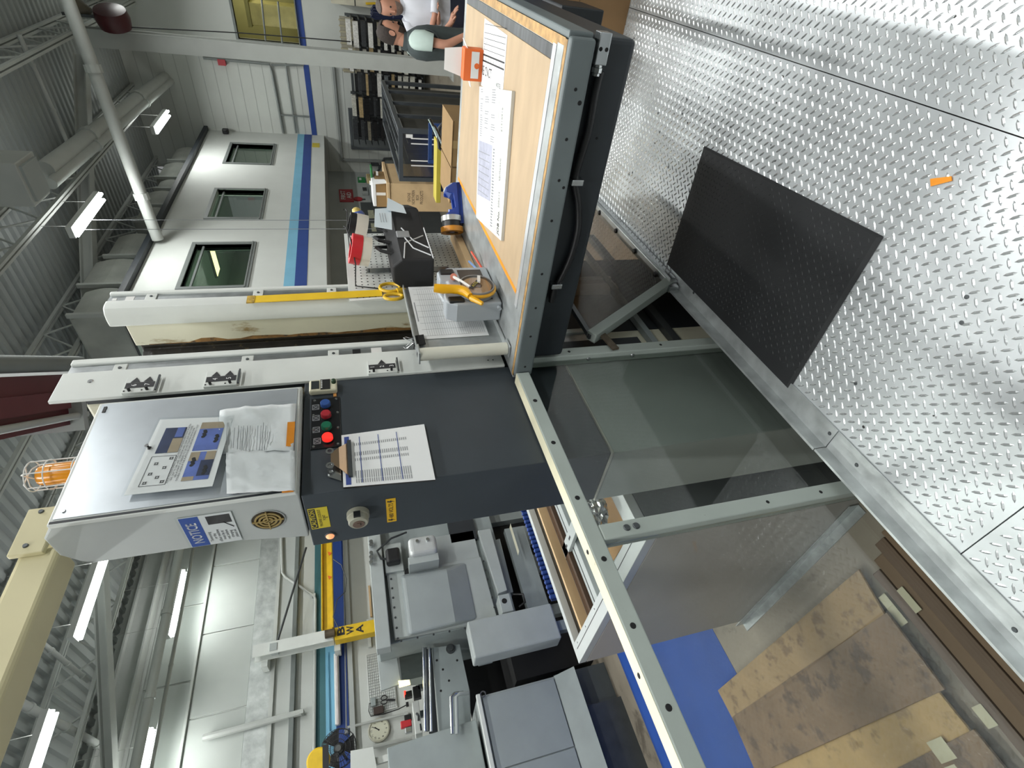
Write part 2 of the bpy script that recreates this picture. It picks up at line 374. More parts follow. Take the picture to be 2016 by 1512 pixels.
# ---------------------------------------------------------------- roof
ce = MB(); x = -9; zs = 6.0
prof = []
while x < 15.1:
    prof += [(x, zs), (x + .08, zs), (x + .105, zs + .045), (x + .155, zs + .045)]; x += .18
for i in range(len(prof) - 1):
    (xa, za), (xb, zb) = prof[i], prof[i + 1]
    n = len(ce.v); ce.v += [(xa, -9, za), (xb, -9, zb), (xb, 10, zb), (xa, 10, za)]; ce.f.append((n, n + 1, n + 2, n + 3))
mk('ceiling', ce, roof, fix=False, kind='structure', label='corrugated steel roof deck')
mk('roof_top', MB().box(-9, 15.2, -9, 10, 6.10, 6.2), roof, kind='structure')
def joist(y):
    t = thing('ceiling_joist', 'open web steel roof joist', None, (-9, y, 5.4), kind='structure')
    for zc in (5.42, 5.94):
        mk('chord', MB().box(-9, 15, y - .045, y - .01, zc - .025, zc + .025).box(-9, 15, y + .01, y + .045, zc - .025, zc + .025), roof_l, t)
    pts = []; x = -8.8; up = 0
    while x < 15: pts.append((x, y, 5.93 if up else 5.43)); x += .38; up ^= 1
    wb = MB()
    for a, b in zip(pts, pts[1:]): wb.bar(a, b, .02, .02)
    mk('web', wb, roof_l, t)
for y in (-1.2, .4, 2.0, 3.6, 5.2, 6.8, 8.4): joist(y)
def beam_I(t, a, b, hgt, wid, th, m_, name='beam'):
    a, b = V(a), V(b); h2 = V((0, 0, hgt / 2))
    q = MB(); q.bar(a + h2, b + h2, wid, th).bar(a - h2, b - h2, wid, th).bar(a, b, th, hgt - th)
    return mk(name, q, m_, t)
t = thing('ceiling_girder', 'white roof girder running left from the column top', None, (11.2, 2.1, 5.2), kind='structure')
a, b = U(160, 108, Z=5.62), U(182, 720, Z=5.62)
beam_I(t, a, b + (b - a) * .1, .16, .16, .02, roof_l)
t = thing('ceiling_girder', 'white roof girder high at the left', None, (3, 7, 5.2), kind='structure')
a, b = U(196, 1085, Z=5.25), U(217, 1530, Z=5.25)
beam_I(t, a + (a - b) * .3, b + (b - a) * .3, .12, .16, .02, roof_l)
t = thing('ceiling_girder', 'white edge girder along the far wall top', None, (3, 9.8, 5.2), kind='structure')
beam_I(t, (-6, 9.82, 5.62), (12, 9.82, 5.62), .3, .22, .03, roof_l)
# sprinkler and conduit pipes: thing per pipe
def pipe(label, a, b, r, m_=roof_l, nm='overhead_pipe', coup=3):
    a, b = V(a), V(b); t = thing(nm, label, 'pipe', a)
    mk('tube', MB().tube([a, b], r, 14), m_, t, smooth=True)
    d = (b - a).normalized()
    for k in range(coup):
        p = a + (b - a) * ((k + .6) / coup); mk('coupling', MB().tube([p - d * r * .6, p + d * r * .6], r * 1.25, 12), m_, t)
    return t
a, b = U(140, 20, Z=4.95), U(310, 470, Z=4.95)
pipe('fat white sprinkler main crossing the roof to the office wall top', a + (a - b) * .6, U(311, 472, Y=4.44), .085)
def pipeZ(label, p, q, z, r, e0=.3, e1=.3, m_=roof_l, **k):
    a, b = U(*p, Z=z), U(*q, Z=z); pipe(label, a + (a - b) * e0, b + (b - a) * e1, r, m_, **k)
pipeZ('white insulated pipe sloping under the roof, thicker of the pair', (88, 335), (372, 116), 5.25, .11, 0, -.12)
pipeZ('white insulated pipe sloping under the roof, thinner of the pair', (100, 362), (385, 118), 5.15, .07, 0, -.12)
pipeZ('thin white roof pipe near the air handler box', (62, 123), (135, 285), 5.5, .03)
pipeZ('long grey pipe beside the far left strip light', (352, 1090), (268, 1500), 4.85, .065, .3, .3, coup=4)
pipeZ('thin white conduit beside the long grey pipe', (372, 1125), (300, 1500), 4.85, .028, .3, .3)
pipeZ('white brace pipe crossing the left roof bay, upper', (85, 1268), (170, 1337), 5.5, .03, .05, .05)
pipeZ('white brace pipe crossing the left roof bay, lower', (30, 1378), (205, 1472), 5.5, .045, .1, .05)
# air handler and duct
t = thing('air_handler', 'pale square air duct box hanging under the roof', 'duct', (7, 2.8, 5))
p = [U(28, 322, Z=5), U(64, 297, Z=5), U(100, 380, Z=5), U(70, 408, Z=5)]
mk('box', MB().prism(p, (0, 0, .55)), roof_l, t, bevel=.01)
mk('collar', MB().prism([q + (sum(p, V()) / 4 - q) * .2 for q in p], (0, 0, -.03)), roof, t)
dd = U(0, 290, Z=5.3)
mk('round_duct', MB().tube([p[0] * .5 + p[1] * .5 + V((0, .05, .3)), dd + (dd - p[0]) * .6 + V((0, 0, .1))], .1, 14), roof_l, t, smooth=True)
# insulation batts stacked on the office roof
bat = mat('white faced insulation', 'a8aaa4', .7, var=.2, scale=2, bump=1, bscale=9)
mk('office_roof', MB().box(7.15, 15, 4.4, 7.5, 4.62, 4.70), slate2, wm)
def batt(x0, x1, z1, k):
    q = MB(); n = 10; g = []
    for i in range(n):
        s_ = i / (n - 1); bul = .06 * math.sin(math.pi * s_)
        g.append([(x0 - bul * .3, 4.72 - bul, 4.72 + (z1 - 4.72) * s_), (x1 + bul * .3, 4.72 - bul, 4.72 + (z1 - 4.72) * s_), (x1, 5.5, 4.72 + (z1 - 4.72) * s_), (x0, 5.5, 4.72 + (z1 - 4.72) * s_)])
    q.loft(g)
    t = mk('insulation_batt', q, bat, bevel=.03, label='puffy white insulation batt on the office roof, number %d from the end wall' % k, cat='insulation', group='insulation batts on the office roof')
    mk('strap', MB().box(x0 - .03, x0 + .02, 4.64, 4.70, 4.74, z1), roof_l, t)
BX = [(14.2, 13.3, 5.25), (13.2, 12.3, 5.3), (12.2, 11.7, 5.2), (11.6, 10.9, 5.3), (10.8, 10.25, 5.25), (9.7, 8.9, 5.35), (8.8, 8.0, 5.45), (7.9, 7.2, 5.35)]
ORD = ['first', 'second', 'third', 'fourth', 'fifth', 'sixth', 'seventh', 'eighth']
for k, (b_, a_, z1) in enumerate(BX): batt(a_, b_, z1, k + 1)
for o in [x for x in bpy.data.objects if x.name.startswith('insulation_batt')]:
    k = int(o['label'].split('number ')[1].split()[0]) - 1
    o['label'] = 'puffy white insulation batt on the office roof, %s from the end wall' % ORD[k]
# fluorescent strips
tube_m = mat('lit tube', 'f4fbf6', .5, var=0, emit=14); fix_m = mat('white fixture', 'd8dbd8', .4, var=0)
NM = {0: 'lit strip light nearest the insulation batts', 1: 'small lit strip light furthest away before the end wall', 2: 'long lit strip light beside the grey box top', 3: 'lit strip light at the lower left roof corner', 4: 'lit strip light by the far wall beside the notice sign', 5: 'lit strip light by the far wall near the corner of the view'}
for k, (x, y) in enumerate(FIX):
    t = thing('strip_light', NM.get(k, 'lit overhead strip light out of view, %s fixture of the %s row' % (ORD[[f[0] for f in sorted(f for f in FIX if abs(f[1] - y) < .2)].index(x)], {9: 'far wall', 6: 'left', 3: 'office side', 0: 'platform', -3: 'rear'}[math.floor(y)])), 'light', (x, y, FZ), 'fluorescent strip lights')
    mk('housing', MB().box(x - .6, x + .6, y - .075, y + .075, FZ - .02, FZ + .05), fix_m, t)
    for s_ in (-.045, .045): mk('lamp_tube', MB().tube([(x - .585, y + s_, FZ - .045), (x + .585, y + s_, FZ - .045)], .022, 10), tube_m, t)
    for dx in (-.4, .4): mk('hanger', MB().tube([(x + dx, y, FZ + .05), (x + dx, y, 5.98)], .004, 5), roof_l, t)
    if k == 0:
        for dx in (-.5, -.2): mk('pull_chain', MB().tube([(x + dx, y, FZ - .02), (x + dx, y, 1.1)], .004, 5), inkg, t)
# column
cx = 11.35
t = thing('steel_column', 'white painted steel column standing beside the two people', None, (cx, 2.05, -.7), kind='structure')
mk('flange', MB().box(cx - .12, cx - .10, 1.93, 2.18, -.7, 5.4), roof_l, t); mk('flange', MB().box(cx + .1, cx + .12, 1.93, 2.18, -.7, 5.4), roof_l, t)
mk('web', MB().box(cx - .1, cx + .1, 2.045, 2.065, -.7, 5.4), roof_l, t); mk('base_plate', MB().box(cx - .2, cx + .2, 1.86, 2.25, -.7, -.68), roof_l, t); mk('cap_plate', MB().box(cx - .2, cx + .2, 1.86, 2.25, 5.38, 5.40), roof_l, t)
# ---------------------------------------------------------------- guard rail along the platform edge
rail_p = mat('worn grey-green rail paint', 'a2aba5', .5, var=.06, scale=6, dirt=('70766f', .70, 16))
hole_m = mat('dark hole', '101112', .8, var=0)
pc = clear('smoky polycarbonate', 'eceeec', .03, 1.5)
gr = thing('guard_rail', 'grey-green steel guard rail with clear panels along the platform edge', 'rail', (.1, 1.23, 0))
RX0, RX1 = -.75, 1.355
mk('top_rail', MB().box(RX0, RX1, 1.212, 1.262, .90, .95), rail_p, gr, bevel=.004)
mk('worn_lit_top', MB().box(RX0, RX1, 1.214, 1.260, .95, .9506), mat('worn lit cream rail top', 'd3cfb4', .5, var=.1, scale=9, dirt=('8b8872', .66, 22)), gr)  # worn cream strip, with the overhead light on the top put into its colour
for x in (-.34, .632, 1.43):
    mk('post', MB().box(x, x + .05, 1.212, 1.262, -.16, .90 if x < 1 else .884), rail_p, gr, bevel=.004); mk('post_bracket', MB().box(x + .005, x + .045, 1.170, 1.211, -.15, -.05), dsteel, gr)
def disc(parent, p, nrm, r, mm=hole_m, h=.0012, nm='bolt_hole', n=12):
    n_ = V(nrm).normalized(); return mk(nm, MB().lathe([(r, 0), (r * .8, h)], V(p), n_, n), mm, parent)
for x in (1.2, 1.0, .78, .58, .40, .22, .05): disc(gr, (x, 1.2119, .925), (0, -1, 0), .008)
for x in (.62, .30): disc(gr, (x, 1.237, .9506), (0, 0, 1), .007)
for z in (.28, .50, .70): disc(gr, (1.455, 1.2119, z), (0, -1, 0), .006)
for z in (.12, .33): disc(gr, (.655, 1.2119, z), (0, -1, 0), .006)
for z in (.62, .42): disc(gr, (1.4299, 1.237, z), (-1, 0, 0), .009, steel, .004, 'bolt')
for z in (.82, .79): disc(gr, (.657, 1.2119, z), (0, -1, 0), .011, dsteel, .004, 'bolt')
for x0, x1 in ((-.72, -.335), (-.285, .63), (.684, 1.43)):
    mk('clear_panel', MB().box(x0, x1, 1.234, 1.240, -.05, .90), pc, gr)
toe = thing('toe_angle', 'galvanised steel toe angle screwed along the deck edge, near piece', 'steel angle', (0, 1.17, 0))
mk('angle', MB().box(-.9, .79, 1.09, 1.17, .0022, .006).box(-.9, .79, 1.168, 1.176, -.04, .055), zinc, toe)
for x in (.68, .15): disc(toe, (x, 1.13, .006), (0, 0, 1), .007, dsteel, .002, 'screw')
toe = thing('toe_angle', 'galvanised steel toe angle running from the seam under the black mat', 'steel angle', (1.4, 1.17, 0))
mk('angle', MB().box(.793, 1.82, 1.09, 1.17, .0022, .007).box(.793, 1.82, 1.168, 1.177, -.04, .057), zinc, toe)
for x in (.81, 1.7): disc(toe, (x, 1.12, .007), (0, 0, 1), .007, dsteel, .002, 'screw')
# lower guard under the table
lg = thing('lower_guard', 'clear guard panel in a steel frame with a slanted end under the table', 'guard', (2.2, 1.2, 0))
A = V((1.86, 1.165, .035)); A2 = V((2.86, 1.165, .035)); Bq = V((1.53, 1.205, .575)); B2 = V((2.95, 1.205, .575))
mk('bottom_bar', MB().bar(A - V((.02, 0, .008)), A2, .045, .05), zinc, lg, bevel=.003)
mk('bottom_lip', MB().bar(A + V((0, -.026, -.015)), A2 + V((0, -.026, -.015)), .006, .03), steel, lg)
mk('slanted_bar', MB().bar(A, Bq, .045, .045, up=(0, 1, 0)), rail_p, lg, bevel=.003)
mk('end_cap', MB().bar(A - V((.035, .0, .02)), A - V((.035, 0, -.03)), .03, .05), steel, lg)
mk('top_bar', MB().bar(Bq, B2, .02, .02), dsteel, lg)
mk('clear_panel', MB().prism([A, A2, B2, Bq], (0, .004, 0)), clear('brown smoky sheet', 'c6bdb2', .06, 1.5), lg)
for k in range(4):
    p = A + (A2 - A) * (.09 + .24 * k); disc(lg, p + V((0, 0, .0245)), (0, 0, 1), .014, blk, .008, 'bolt')
mk('latch_plate', MB().bar((1.44, 1.205, .50), (1.56, 1.205, .52), .008, .03), mat('rusty latch', '5f5547', .6, .4, var=.3, scale=30), lg)
# mat
mp_ = [U(1383, 287, Z=.012), U(1735, 466, Z=.012), U(1550, 768, Z=.012), U(1310, 520, Z=.012)]
x1, x0, ya, yb = 2.04, 1.045, .57, 1.135
tm = thing('floor_mat', 'black rubber anti-fatigue mat lying on the tread plate', 'mat', (1.5, .85, 0))
q = [V((2.02, .575, .0022)), V((1.052, .528, .0022)), V((1.036, 1.130, .0022)), V((1.985, 1.132, .0022))]
q = [V((U(*p, Z=.012).x, U(*p, Z=.012).y, .0022)) for p in ((1383, 287), (1735, 466), (1550, 768), (1310, 520))]
c_ = sum(q, V()) / 4
q = [V((v.x, min(v.y, 1.155), v.z)) for v in q]
mk('mat_sheet', MB().hexa(q, [v + (c_ - v) * .025 + V((0, 0, .010)) for v in q]), mat('rubber mat', '1d1f21', .62, var=.08, scale=20), tm)
rb = MB()
ux, uy = (q[1] - q[0]), (q[3] - q[0]); nx, ny = 46, 28
for i in range(1, nx):
    for j in range(1, ny):
        if 14 < i < 34 and (i * 7 + j * 3) % 5 < 2 and j < 20: continue
        p = q[0] + ux * (i / nx) * .98 + uy * (j / ny) * .97 + (c_ - q[0]) * .02
        if p.y > 1.13: continue
        a = (.006, .006) if (i + j) % 2 else (.006, -.006)
        rb.add([(p.x - a[0], p.y - a[1], .0122), (p.x + a[1] * .25, p.y - a[0] * .25, .0122), (p.x + a[0], p.y + a[1], .0122), (p.x - a[1] * .25, p.y + a[0] * .25, .0122), (p.x, p.y, .0136)], [(0, 1, 4), (1, 2, 4), (2, 3, 4), (3, 0, 4)])
mk('raised_rib', rb, mat('rubber rib', '232628', .55, var=0), tm, fix=False, kind='stuff')
mk('tape_scrap', MB().prism([U(1832, 352, Z=.003), U(1874, 347, Z=.003), U(1875, 356, Z=.003), U(1833, 367, Z=.003)], (0, 0, .002)), orange, label='torn orange tape scrap lying on the tread plate', cat='tape')
# ---------------------------------------------------------------- work table
TB = thing('work_table', 'steel work table with a brown hardboard top and grey apron', 'table', (2, .7, .745))
mk('table_top', MB().box(1.385, 2.62, .170, 1.262, .89, .95), zinc, TB, bevel=.003)
mk('hardboard', MB().box(1.476, 2.56, .228, .930, .95, .9545), mdf, TB, bevel=.001)
mk('edge_strip', MB().box(1.450, 1.476, .19, .99, .95, .9538), mat('bright strip', 'd5d8da', .35, .6, var=.05), TB)
mk('edge_strip', MB().box(1.402, 1.449, .185, 1.25, .95, .952), zinc, TB)
mk('side_strip', MB().box(1.452, 2.56, .196, .227, .95, .9535), mat('scuffed dark steel', '5b5e60', .4, .5, var=.35, scale=40, stretch=(1, .1, 1)), TB)
mk('worn_edge', MB().box(1.384, 1.400, .17, 1.25, .95, .9515), mat('worn brass edge', 'b08d5b', .5, .3, var=.3, scale=40, dirt=('6e4a25', .68, 60)), TB)
mk('worn_edge', MB().box(1.40, 2.6, .168, .194, .95, .9515), MATS['worn brass edge'], TB)
mk('tape_line', MB().box(1.476, 2.55, .928, .9445, .9546, .9552), orange, TB)
mk('front_apron', MB().box(1.360, 1.384, .160, 1.235, .885, .953), apron, TB, bevel=.008, seg=3)
mk('side_apron', MB().box(1.386, 2.6, .150, .168, .885, .95), apron, TB, bevel=.004)
mk('rear_apron', MB().box(2.6, 2.62, .17, 1.24, .86, .889), apron, TB)
lb_ = mk('lower_box', MB().box(1.42, 2.46, .158, 1.20, .745, .884), mat('blue-black paint', '23292e', .5, var=.08, scale=5), TB, bevel=.014, seg=3)
mk('bracket', MB().box(1.49, 2.3, 1.20, 1.258, .76, .88), slate2, TB)
mk('drop_box', MB().box(2.66, 2.95, .20, .27, .29, .50), mat('scuffed black metal', '2a2e31', .5, .2, var=.15), TB, bevel=.006); mk('drop_arm', MB().bar((2.60, .235, .82), (2.72, .235, .45), .03, .02), slate2, TB)
for y in (.27, .39, .50, .62, .80, .93, 1.05, 1.19): disc(TB, (1.3599, y, .918), (-1, 0, 0), .0045)
disc(TB, (1.3599, .30, .90), (-1, 0, 0), .006); disc(TB, (1.3599, .52, .90), (-1, 0, 0), .0045)
for (y, z) in ((.4, .80), (.78, .79)): disc(TB, (1.4199, y, z), (-1, 0, 0), .004)
cp = [U(*p, X=1.405) for p in ((1182, 140), (1170, 190), (1158, 260), (1140, 320), (1132, 356), (1138, 400), (1138, 450), (1124, 505), (1103, 550), (1092, 566), (1085, 600))]
fine = []
for i in range(len(cp) - 1):
    p0, p1, p2, p3 = cp[max(i - 1, 0)], cp[i], cp[i + 1], cp[min(i + 2, len(cp) - 1)]
    for s_ in (0, .25, .5, .75): fine.append(.5 * ((2 * p1) + (p2 - p0) * s_ + (2 * p0 - 5 * p1 + 4 * p2 - p3) * s_ ** 2 + (3 * p1 - p0 - 3 * p2 + p3) * s_ ** 3))
mk('cable', MB().tube(fine, .011, 10), blk, TB, smooth=True)
for p in ((1133, 358), (1093, 562)):
    c = U(*p, X=1.40); mk('cable_clamp', MB().box(1.389, 1.42, c.y - .009, c.y + .009, c.z - .022, c.z + .016), steel, TB, bevel=.002)
c = U(1184, 95, X=1.40)
bl = mk('connector_block', MB().box(1.385, 1.419, c.y - .035, c.y + .035, c.z - .016, c.z + .016), alu, TB, bevel=.002)
for dz in (-.008, .008): disc(bl, (1.3849, c.y - .0, c.z + dz), (-1, 0, 0), .005)
mk('cable_gland', MB().lathe([(.012, 0), (.012, .006), (.014, .007), (.014, .018), (.010, .02), (.010, .026)], (1.402, c.y + .035, c.z), (0, 1, 0), 8), steel, TB)
# things on the table ------------------------------------------------
ZT = .9548
R_, U_ = V((-.02, -1, 0)).normalized(), V((1, -.02, 0)).normalized()      # reading direction on the table
def flat(pxs, z): return [V((U(*p, Z=z).x, U(*p, Z=z).y, z)) for p in pxs]
fo = thing('job_folder', 'white job ticket folder with printed sheet and handwritten job number', 'folder', (1.9, .65, ZT))
q = flat(((947, 170), (1011, 179), (992, 474), (942, 432)), ZT)
q = [V((2.19, .45, ZT)), V((1.752, .366, ZT)), V((1.682, .845, ZT)), V((2.078, .932, ZT))]
mk('cover', MB().prism(q, (0, 0, .012)), mat('folder card', 'cfd0cb', .6, var=.03), fo, bevel=.001)
o_, e1, e2 = q[3], (q[0] - q[3]), (q[2] - q[3])     # origin far-left, e1 reading dir, e2 toward viewer
zz = V((0, 0, .0122))
def P(a, b, z=0): return o_ + e1 * a + e2 * b + zz + V((0, 0, z))
mk('printed_sheet', MB().prism([P(.02, .03), P(.985, .03), P(.985, .74), P(.01, .74)], (0, 0, .0008)), paper, fo)
mk('picture', MB().prism([P(.2, .05, .0009), P(.62, .05, .0009), P(.62, .58, .0009), P(.22, .58, .0009)], (0, 0, .0003)), mat('pale printed drawing', 'a3a5b4', .7, var=.12, scale=40), fo)
pr = MB()
for k in range(22):
    a = .64 + .016 * k
    for b0, b1 in ((.08, .2), (.26, .42), (.5, .66)):
        if random.random() < .7: pr.prism([P(a, b0, .001), P(a + .006, b0, .001), P(a + .006, b1 - .06 * random.random(), .001), P(a, b1 - .06 * random.random(), .001)], (0, 0, .0002))
for k in range(26):
    a = .04 + .022 * k; pr.prism([P(a, .61, .001), P(a + .012, .61, .001), P(a + .012, .71 - .06 * random.random(), .001), P(a, .66, .001)], (0, 0, .0002))
for k in range(7):
    a = .24 + .05 * k; pr.prism([P(a, .08, .0013), P(a + .005, .08, .0013), P(a + .005, .5, .0013), P(a, .5, .0013)], (0, 0, .0002))
mk('print', pr, inkg, fo, kind='stuff')
rd, ud = e1.normalized(), -e2.normalized()
text(fo, 'JOB No.', P(.115, .885, .0005), rd, ud, .036, ink, width=.088)
text(fo, '205514', P(.275, .875, .0005), rd, ud, .026, inkg, name='handwriting', width=.056)
text(fo, 'Gillette', P(.48, .865, .0005), rd, ud, .030, inkg, name='handwriting', width=.075)
text(fo, '21316916', P(.80, .86, .0005), rd, ud, .024, inkg, name='handwriting', width=.075)
t = thing('printed_sheet', 'white printed order sheet on the hardboard beside the orange carton', 'paper', (2.05, .3, ZT))
q = [V((2.20, .47, ZT)), V((2.225, .24, ZT)), V((1.91, .243, ZT)), V((1.875, .42, ZT))]
q = [V((2.21, .45, ZT)), V((2.228, .236, ZT)), V((1.905, .24, ZT)), V((1.89, .42, ZT))]
mk('sheet', MB().prism(q, (0, 0, .001)), paper, t)
o2, f1, f2 = q[0], q[1] - q[0], q[3] - q[0]
pr = MB()
def P2(a, b): return o2 + f1 * a + f2 * b + V((0, 0, .0011))
def blk2(a0, a1, b0, b1): pr.prism([P2(a0, b0), P2(a1, b0), P2(a1, b1), P2(a0, b1)], (0, 0, .0003))
for a in (.38, .47): blk2(a, a + .025, .02, .98)
for a in (.56, .64, .72, .80, .92): blk2(a, a + .008, .04, .96)
for k in range(8):
    for a in (.58, .66, .75): blk2(a, a + .03, .06 + .115 * k, .065 + .115 * k)
    blk2(.405, .47, .05 + .12 * k, .056 + .12 * k)
mk('print', pr, ink, t, kind='stuff')
text(t, 'RE CNCT', P2(.24, .24), f2.normalized() , f1.normalized(), .045, ink, width=.15)
text(t, 'NOTES', P2(.14, .80), f2.normalized(), f1.normalized(), .02, ink, width=.06)
# carton with open flap
t = thing('orange_carton', 'small orange and white carton with its white flap open, on the hardboard', 'carton', (2.16, .38, ZT))
cw = mat('white carton board', 'd9d9d6', .6, var=.02); co = mat('orange carton print', 'dc6420', .5, var=.05)
cx_ = 2.205
mk('body', MB().box(cx_, cx_ + .05, .332, .438, ZT + .001, ZT + .074), co, t, bevel=.002)
mk('label', MB().box(cx_ - .0015, cx_ - .0001, .340, .428, ZT + .016, ZT + .046), cw, t)
mk('back_flap', MB().prism([(cx_ + .05, .336, ZT + .074), (cx_ + .05, .434, ZT + .074), (cx_ + .075, .420, ZT + .135), (cx_ + .075, .348, ZT + .135)], (.002, 0, 0)), cw, t)
mk('side_flap', MB().prism([(cx_ + .005, .332, ZT + .06), (cx_ + .045, .332, ZT + .06), (cx_ + .04, .305, ZT + .075), (cx_ + .01, .305, ZT + .075)], (0, 0, .0015)), cw, t)
mk('side_flap', MB().prism([(cx_ + .005, .438, ZT + .045), (cx_ + .045, .438, ZT + .045), (cx_ + .04, .462, ZT + .038), (cx_ + .01, .462, ZT + .038)], (0, 0, .0015)), cw, t)
mk('dot', MB().lathe([(.010, 0), (.010, .0008)], (cx_ - .0016, .386, ZT + .024), (-1, 0, 0), 14), co, t)
# blue tape dispenser
bp_ = mat('blue plastic', '24408f', .35, var=.05)
c = V((2.47, 1.045, .951))
t = thing('tape_dispenser', 'blue desk tape dispenser with orange, black and silver tape rolls, on the table end', 'tape dispenser', c)
q = [(-.10, .0), (.10, 0), (.10, .035), (.07, .075), (.055, .075), (.045, .04), (-.02, .035), (-.06, .09), (-.10, .09)]
ang = math.radians(-50); ca, sa = math.cos(ang), math.sin(ang)
def T(a, b, z): return V((c.x + a * ca - b * sa, c.y + a * sa + b * ca, .952 + z))
for s0, s1 in ((-.045, -.035), (.035, .045)): mk('side', MB().hexa([T(a, s0, z) for a, z in q], [T(a, s1, z) for a, z in q]), bp_, t, bevel=.003)
mk('base', MB().hexa([T(-.10, -.045, 0), T(.10, -.045, 0), T(.10, .045, 0), T(-.10, .045, 0)], [T(-.10, -.045, .02), T(.10, -.045, .02), T(.10, .045, .02), T(-.10, .045, .02)]), bp_, t)
mk('front_shell', MB().hexa([T(.03, -.045, .02), T(.10, -.045, .02), T(.10, .045, .02), T(.03, .045, .02)], [T(.045, -.04, .05), T(.075, -.04, .075), T(.075, .04, .075), T(.045, .04, .05)]), bp_, t, bevel=.003)
mk('cutter_label', MB().hexa([T(.076, -.03, .074), T(.076, .03, .074), T(.099, .03, .04), T(.099, -.03, .04)], [T(.08, -.03, .076), T(.08, .03, .076), T(.103, .03, .042), T(.103, -.03, .042)]), cw, t)
def roll(parent, p, ax, ro, ri, h, mm, core=None, nm='tape_roll'):
    mk(nm, MB().lathe([(ri, -h / 2), (ro, -h / 2), (ro, h / 2), (ri, h / 2)], p, ax, 28, closed=True), mm, parent, smooth=True)
    if core: mk('core', MB().lathe([(ri - .003, -h / 2 - .001), (ri, -h / 2 - .001), (ri, h / 2 + .001), (ri - .003, h / 2 + .001)], p, ax, 24, closed=True), core, parent)
ra = V((.62, -.78, 0)).normalized(); rc = V((2.37, 1.13, .952))
for k, (mm, ro) in enumerate(((mat('amber tape', 'c07f22', .4, var=.05), .056), (blk, .046), (mat('silver tape', 'bcbdbb', .3, .5), .050))):
    roll(t, rc + ra * (.027 * k) + V((0, 0, .0575)), ra, ro, .032, .025, mm, card)
mk('roll_spindle', MB().cyl(rc - ra * .01 + V((0, 0, .0575)), rc + ra * .10 + V((0, 0, .0575)), .012, 10), bp_, t)
# wood blocks
t = mk('wood_block', MB().prism([(2.0, 1.165, .952), (2.52, 1.175, .952), (2.52, 1.252, .952), (2.0, 1.252, .952)], (0, 0, .034)), wood, bevel=.002, label='pale pine block lying on the table behind the tape gun', cat='wood')
t = thing('pen_bundle', 'bundle of coloured pens and pencils lying at the back of the table', 'pens', (1.95, 1.17, .952))
for k, (cc, dx) in enumerate((('c8503a', 0), ('7f9fd0', .012), ('d8d8d4', .026), ('3d4a72', .04))):
    a = V((1.93 - .01 * k, 1.10 + .012 * k, .958 + .010 * k)); b = a + V((.10, .03 * (k - 1), .03))
    pn = mk('pen', MB().tube([a, b], .005, 8), mat('pen ' + cc, cc, .4, var=0), t); mk('tip', MB().tube([a, a - (b - a) * .12], [.004, .001], 8), blk, pn)
# grey tool case, tape gun
t = thing('tool_case', 'silver-grey plastic tool case with black latches standing on the table', 'case', (1.75, 1.12, .952))
gc = mat('silver grey plastic', '9fa5aa', .35, var=.04)
cz0, cz1 = .953, 1.17
q = [(1.60, cz0), (1.885, cz0), (1.885, 1.10), (1.85, cz1 - .02), (1.80, cz1), (1.66, cz1), (1.62, cz1 - .015), (1.60, 1.13)]
q = [(1.615, cz0), (1.895, cz0), (1.895, 1.12), (1.865, cz1), (1.80, cz1), (1.79, cz1 - .03), (1.71, cz1 - .03), (1.70, cz1), (1.64, cz1), (1.615, 1.13)]
mk('shell', MB().hexa([(x, 1.07, z) for x, z in q], [(x, 1.155, z) for x, z in q]), gc, t, bevel=.008, seg=3)
mk('handle', MB().tube([(1.695, 1.11, cz1 - .035), (1.70, 1.11, cz1 - .008), (1.75, 1.11, cz1 + .002), (1.80, 1.11, cz1 - .008), (1.805, 1.11, cz1 - .035)], .011, 10), gc, t, smooth=True)
for x in (1.645, 1.855): mk('latch', MB().box(x - .02, x + .02, 1.063, 1.075, 1.10, 1.16), blk, t, bevel=.006)
mk('label', MB().box(1.64, 1.87, 1.0685, 1.0702, .985, 1.085), mat('dark label', '3a3430', .4, var=.2, scale=20), t)
mk('foot', MB().cyl((1.615, 1.09, cz0 + .012), (1.60, 1.09, cz0 + .012), .008, 10), gc, t)
yg = mat('yellow grip plastic', 'e0a614', .35, var=.04)
t = thing('tape_gun', 'yellow handled tape gun with a clear round housing leaning on the tool case', 'tape gun', (1.72, 1.04, .952))
yc = 1.045; hub = U(938, 567, Y=yc); hub.z = max(hub.z, 1.028)
clr = clear('clear tape housing', 'e2d9cf', .05, 1.5)
rr_ = .068
mk('back_plate', MB().lathe([(rr_, -.004), (rr_, .004)], hub + V((0, .014, 0)), (0, 1, 0), 28), yg, t)
mk('tape_coil', MB().lathe([(.022, -.012), (rr_ * .86, -.012), (rr_ * .86, .012), (.022, .012)], hub, (0, 1, 0), 28, closed=True), mat('beige tape coil', 'c4b093', .4, var=.06), t, smooth=True)
mk('housing', MB().lathe([(rr_, -.016), (rr_, .012)], hub, (0, 1, 0), 28), clr, t)
mk('rim', MB().lathe([(rr_ - .003, -.018), (rr_ + .002, -.018), (rr_ + .002, .018), (rr_ - .003, .018)], hub, (0, 1, 0), 28, closed=True), mat('grey rim', '7d7f80', .4), t)
hd = [hub + V(p) for p in ((-.03, 0, .055), (-.055, 0, .075), (-.06, -.003, .10), (-.062, -.006, .13), (-.06, -.01, .165), (-.058, -.012, .172))]
hd = [U(*p, Y=yc - .006) for p in ((926, 583), (916, 574), (903, 570), (888, 569), (872, 569), (855, 567))]
mk('handle', MB().tube(hd, [.013, .019, .0185, .0175, .0185, .0165], 12), yg, t, smooth=True)
fr = [U(*p, Y=yc) for p in ((950, 598), (930, 588), (915, 570), (905, 552))]
mk('frame', MB().tube(fr, [.008, .012, .010, .006], 8), yg, t, smooth=True)
